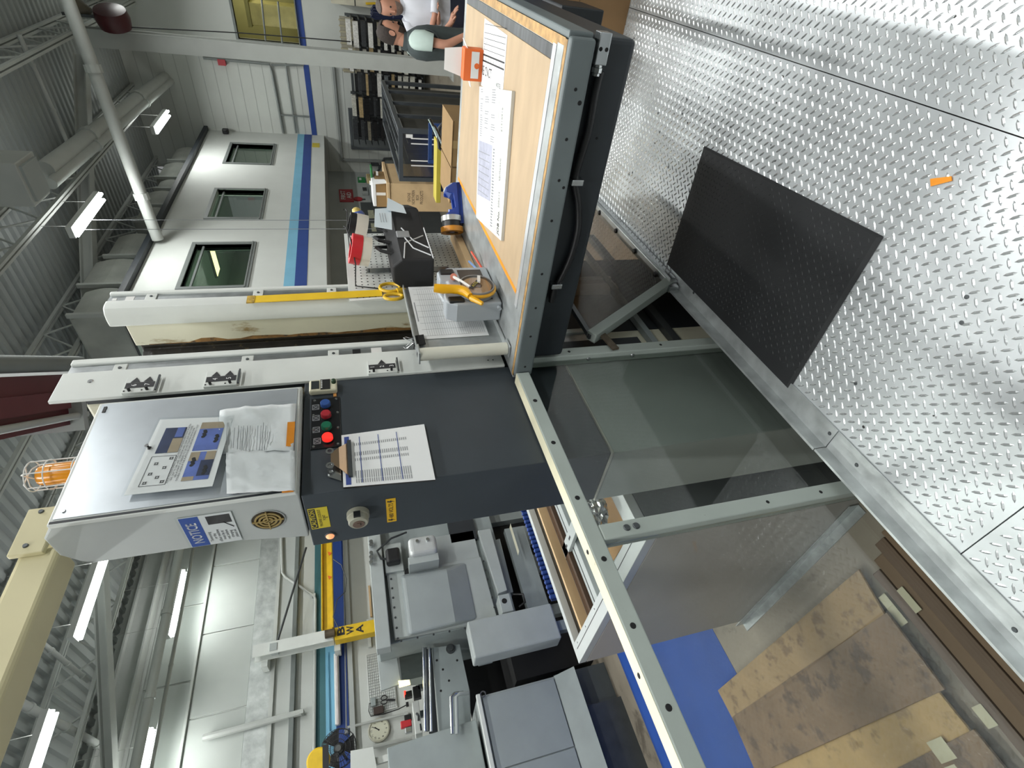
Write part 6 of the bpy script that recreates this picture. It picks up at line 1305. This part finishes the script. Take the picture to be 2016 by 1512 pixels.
mk('case', MB().box(14.6, 14.925, .2, U(700, 12, X=14.6).y, -.7, U(652, 8, X=14.6).z), mat('cream cupboard', 'c6c3b0', .6), t, bevel=.005); mk('door_gap', MB().box(14.597, 14.6, .2, U(700, 12, X=14.6).y, U(700, 8, X=14.6).z, U(698, 8, X=14.6).z), ink, t); mk('yellow_tool', MB().bar(U(720, 7, X=14.58), U(755, 6, X=14.58), .04, .04), yellow, t)
t = thing('blue_clamps', 'dark blue hoop clamps hanging on the end wall behind the heads', 'clamp', U(750, 30, X=13.2))
for dz in (0, 8, 15): mk('hoop', MB().tube([U(778, 18 + dz, X=13.4), U(735, 12 + dz * .8, X=13.4), U(731, 20 + dz * .8, X=13.4), U(738, 27 + dz * .6, X=13.4), U(778, 28 + dz * .5, X=13.4)], .03, 8), mat('navy clamp', '141d3d', .4), t, smooth=True)
a = U(781, 26, X=13.4); mk('body', MB().box(13.3, 13.5, a.y - .1, a.y + .1, a.z - .15, a.z + .1), MATS['navy clamp'], t, bevel=.03); mk('post', MB().box(13.38, 13.44, a.y - .03, a.y + .03, -.7, a.z - .1), dsteel, t)
# ---------------------------------------------------------------- people
skin = mat('skin', 'b98770', .55, var=.06, scale=12); hair_m = mat('dark brown hair', '2d241f', .7, var=.25, scale=60, bump=.5, bscale=120)
def skin_mesh(name, verts, edges, parent, m_, sub=2, root=0):
    me = bpy.data.meshes.new(name); me.from_pydata([v[:3] for v in verts], edges, []); o = bpy.data.objects.new(name, me); COL.objects.link(o); o.parent = parent
    sk = o.modifiers.new('skin', 'SKIN'); sk.use_smooth_shade = True
    for i, v in enumerate(verts): me.skin_vertices[0].data[i].radius = (v[3], v[4] if len(v) > 4 else v[3]); me.skin_vertices[0].data[i].use_root = (i == root)
    o.modifiers.new('sub', 'SUBSURF').levels = sub; o.modifiers['sub'].render_levels = sub; me.materials.append(m_); return o
def ring(cx, cy, cz, rx, ry, n=20, tilt=0): return [V((cx + rx * math.cos(2 * math.pi * k / n), cy + ry * math.sin(2 * math.pi * k / n), cz + tilt * rx * math.cos(2 * math.pi * k / n))) for k in range(n)]
def head(t, hx, hz, nod, beard_m, hair_c):
    """head as one mesh: skull, jaw, nose, ears; eyes and hair are children"""
    cs, sn = math.cos(nod), math.sin(nod)
    def H(x, y, z): return V((hx + x * cs + z * sn, y, hz - x * sn + z * cs))
    mb = MB(); rings = []
    P_ = [(-.125, .028, .030, .045), (-.112, .055, .048, .030), (-.085, .078, .062, .012), (-.05, .088, .070, .004), (-.01, .093, .074, 0), (.03, .096, .077, -.002), (.07, .090, .074, -.006), (.10, .072, .060, -.008), (.12, .04, .035, -.008)]
    n = 22
    for z, rx, ry, ox in P_: 
        row = []
        for k in range(n):
            a = 2 * math.pi * k / n; x, y = ox + rx * math.cos(a), ry * math.sin(a)
            if abs(z + .01) < .03 and math.cos(a) > .93: x += .012
            row.append(H(x, y, z))
        rings.append(row)
    mb.loft(rings)
    mb.hexa([H(.085, -.012, -.03), H(.085, .012, -.03), H(.088, .007, .03), H(.088, -.007, .03)], [H(.117, -.010, -.028), H(.117, .010, -.028), H(.096, .004, .028), H(.096, -.004, .028)])
    for s_ in (-1, 1): mb.loft([[H(-.012 + r * math.cos(k * math.pi / 5), s_ * (.070 + d), -.008 + r * 1.5 * math.sin(k * math.pi / 5)) for k in range(10)] for r, d in ((.014, 0), (.022, .010), (.021, .017), (.008, .015))])
    mb.tube([H(-.012, 0, -.06), V((hx - .055, 0, hz - .20))], [.058, .066], 14)
    o = mk('head', mb, skin, t, bevel=.003, smooth=True)
    eb = MB()
    for s_ in (-1, 1): eb.ball(H(.083, s_ * .032, .012), .011, 6)
    mk('eye', eb, mat('eye', '2b2a28', .2, var=0), o, kind='stuff')
    mk('mouth', MB().bar(H(.083, -.02, -.068), H(.083, .02, -.068), .006, .008), mat('lip', '8f5a50', .5), o)
    hb = MB(); rows = []
    for z, rx, ry, ox in P_[3:]:
        row = []
        for k in range(n):
            a = 2 * math.pi * k / n; f = .55 if (math.cos(a) > .35 and z < .075) else 1.07
            zz = z if not (math.cos(a) > -.1 and z < .02) else z + .03
            row.append(H(ox + rx * math.cos(a) * f, ry * math.sin(a) * (f if f < 1 else 1.06), zz + (.012 if z > .09 else 0)))
        rows.append(row)
    hb.loft(rows); mk('hair', hb, hair_c, o, smooth=True)
    if beard_m:
        bb_ = MB(); rows = []
        for z, rx, ry, ox in P_[:4]:
            rows.append([H(ox + (rx + .006) * math.cos(a), (ry + .005) * math.sin(a), z - .004) for a in [(-1.25 + 2.5 * k / 12) for k in range(13)]] + [H(ox + rx * .5 * math.cos(a), ry * .8 * math.sin(a), z - .004) for a in [(1.25 - 2.5 * k / 12) for k in range(13)]])
        bb_.loft(rows); mk('beard', bb_, beard_m, o, smooth=True)
def person(label, loc, rz, shirt, vest, pants, armR, armL, nod, beard_m, hair_c, sleeve_frac, hgt=1.0):
    t = thing('person', label, 'person', loc); t['_o'] = (0, 0, 0); t.rotation_euler = (0, 0, rz); t.scale = (hgt,) * 3
    sR, sL = (-.02, -.19, 1.43), (-.02, .19, 1.43)
    vs = [(0, 0, .95, .13, .16), (0, 0, 1.12, .10, .14), (-.01, 0, 1.30, .12, .17), (-.015, 0, 1.40, .07, .10), (-.01, 0, 1.50, .055), (.0, 0, 1.56, .05)]
    ed = [(0, 1), (1, 2), (2, 3), (3, 4), (4, 5)]
    def chain(start, pts):
        i = start
        for p in pts: vs.append(p); ed.append((i, len(vs) - 1)); i = len(vs) - 1
        return i
    for s_, leg in ((-1, 0), (1, 0)): chain(0, [(0, s_ * .09, .86, .09), (.015, s_ * .10, .48, .058), (-.02, s_ * .10, .09, .042), (.06, s_ * .11, .045, .04), (.16, s_ * .115, .035, .035)])
    for sh, arm in ((sR, armR), (sL, armL)):
        e_, w_, pm = arm
        i = chain(3, [(sh[0], sh[1] * .8, sh[2] - .01, .048), (sh[0], sh[1], sh[2] - .05, .048), (*e_, .042), (*w_, .029)])
        d = (V(pm) - V(w_)); dn = d.normalized(); side = dn.cross(V((0, 0, 1)))
        if side.length < .2: side = V((1, 0, 0))
        side.normalize(); nrm = side.cross(dn).normalized()
        i = chain(i, [(*(V(w_) + d * .5), .030), (*pm, .032)])
        for f in range(4):
            b0 = V(pm) + side * (-.028 + .0185 * f); ln = (.062, .075, .070, .055)[f]
            chain(i, [(*b0, .010), (*(b0 + dn * ln * .5 - nrm * .006), .009), (*(b0 + dn * ln - nrm * .022), .0075)])
        chain(i - 1, [(*(V(w_) + d * .45 + side * .038), .011), (*(V(w_) + d * .95 + side * .055 - nrm * .012), .009)])
    skin_mesh('body', vs, ed, t, skin)
    head(t, .045, 1.645, nod, beard_m, hair_c)
    tor = lambda g: [ring(0, 0, .90, .135 + g, .175 + g), ring(0, 0, 1.0, .125 + g, .165 + g), ring(0, 0, 1.15, .125 + g, .165 + g), ring(-.01, 0, 1.30, .135 + g, .19 + g), ring(-.015, 0, 1.40, .12 + g, .195 + g), ring(-.015, 0, 1.455, .092 + g, .15 + g), ring(-.008, 0, 1.50, .062 + g, .072 + g)]
    so = mk('shirt', MB().loft(tor(.0)), shirt, t, smooth=True)
    for sh, arm in ((sR, armR), (sL, armL)):
        e_, w_ = V(arm[0]), V(arm[1]); s0 = V((sh[0], sh[1] * .6, sh[2] - .01))
        if sleeve_frac <= 1: pts = [s0, V((sh[0], sh[1] * .92, sh[2] - .015)), V(sh) + V((-.005, sh[1] * .12, -.07)), V(sh) * (1 - sleeve_frac) + e_ * sleeve_frac]; rr = [.075, .084, .086, .074]
        else: pts = [s0, V((sh[0], sh[1] * .97, sh[2] - .03)), e_, e_ * .1 + w_ * .9]; rr = [.082, .084, .062, .046]
        mk('sleeve', MB().tube(pts, rr, 16), shirt, so, smooth=True)
    if vest:
        vo = mk('vest', MB().loft([[p + V((0, 0, 0)) for p in r] for r in ([ring(0, 0, .84, .160, .20)] + tor(.018)[1:6] + [ring(-.01, 0, 1.505, .075, .082)])]), vest, t, smooth=True)
        for s_ in (-1, 1): mk('armhole_trim', MB().tube([(-.02 + .085 * math.cos(k * math.pi / 8), s_ * (.198 - .0 * math.sin(k * math.pi / 8)), 1.33 + .12 * math.sin(k * math.pi / 8)) for k in range(16)], .008, 6, closed=True), mat('vest trim', '4c5557', .7), vo)
        mk('collar', MB().lathe([(.07, 0), (.085, 0), (.078, .045), (.068, .045)], (-.012, 0, 1.49), (.15, 0, 1), 18, closed=True), vest, vo, smooth=True)
    else: mk('collar', MB().lathe([(.07, 0), (.082, 0), (.076, .04), (.066, .04)], (-.01, 0, 1.49), (.15, 0, 1), 18, closed=True), shirt, so, smooth=True)
    po = mk('trousers', MB().loft([ring(0, 0, .80, .15, .185), ring(0, 0, .90, .15, .187), ring(0, 0, .99, .138, .178)]), pants, t, smooth=True)
    for s_ in (-1, 1): mk('trouser_leg', MB().tube([(0, s_ * .088, .88), (.01, s_ * .098, .48), (-.015, s_ * .10, .06)], [.102, .080, .062], 16), pants, po, smooth=True); mk('shoe', MB().hexa([(-.08, s_ * .11 - .045, 0), (.19, s_ * .11 - .045, 0), (.19, s_ * .11 + .045, 0), (-.08, s_ * .11 + .045, 0)], [(-.07, s_ * .11 - .036, .09), (.10, s_ * .11 - .03, .08), (.10, s_ * .11 + .03, .08), (-.07, s_ * .11 + .036, .09)]), blk, t, bevel=.015)
    return t
navy = mat('navy trousers', '14182a', .8, var=.1, scale=20)
X1 = 6.0; yv = U(830, 82, X=X1).y
person('person in a dark grey vest and pale green tee looking down beside the table', (X1, yv, -.699), math.radians(-72), mat('pale green tee', 'b3c4bd', .8, var=.05), mat('dark grey-green vest', '3c4546', .8, var=.12, scale=20), navy,
       ((-.05, -.25, 1.15), (.06, -.25, .93), (.10, -.25, .85)), ((.05, .24, 1.16), (.22, .16, 1.02), (.29, .12, 1.0)), .38, mat('short dark beard', '3a2e28', .8, var=.2, scale=60), hair_m, .55, 1.0)
X2 = 6.75; yv = U(835, 18, X=X2).y
person('person in a white shirt with folded arms standing behind the person in the vest', (X2, yv, -.699), math.radians(165), mat('white shirt', 'c9cbd2', .75, var=.04), None, navy,
       ((.04, -.25, 1.15), (.20, -.02, 1.13), (.19, .08, 1.15)), ((.04, .25, 1.15), (.23, .03, 1.18), (.20, -.08, 1.2)), .25, mat('grey beard', '7a6a60', .8, var=.2, scale=60), mat('grey-brown hair', '4e4641', .8, var=.2, scale=60), 1.5, .97)
# ---------------------------------------------------------------- done
for o in bpy.data.objects:
    if '_o' in o: del o['_o']
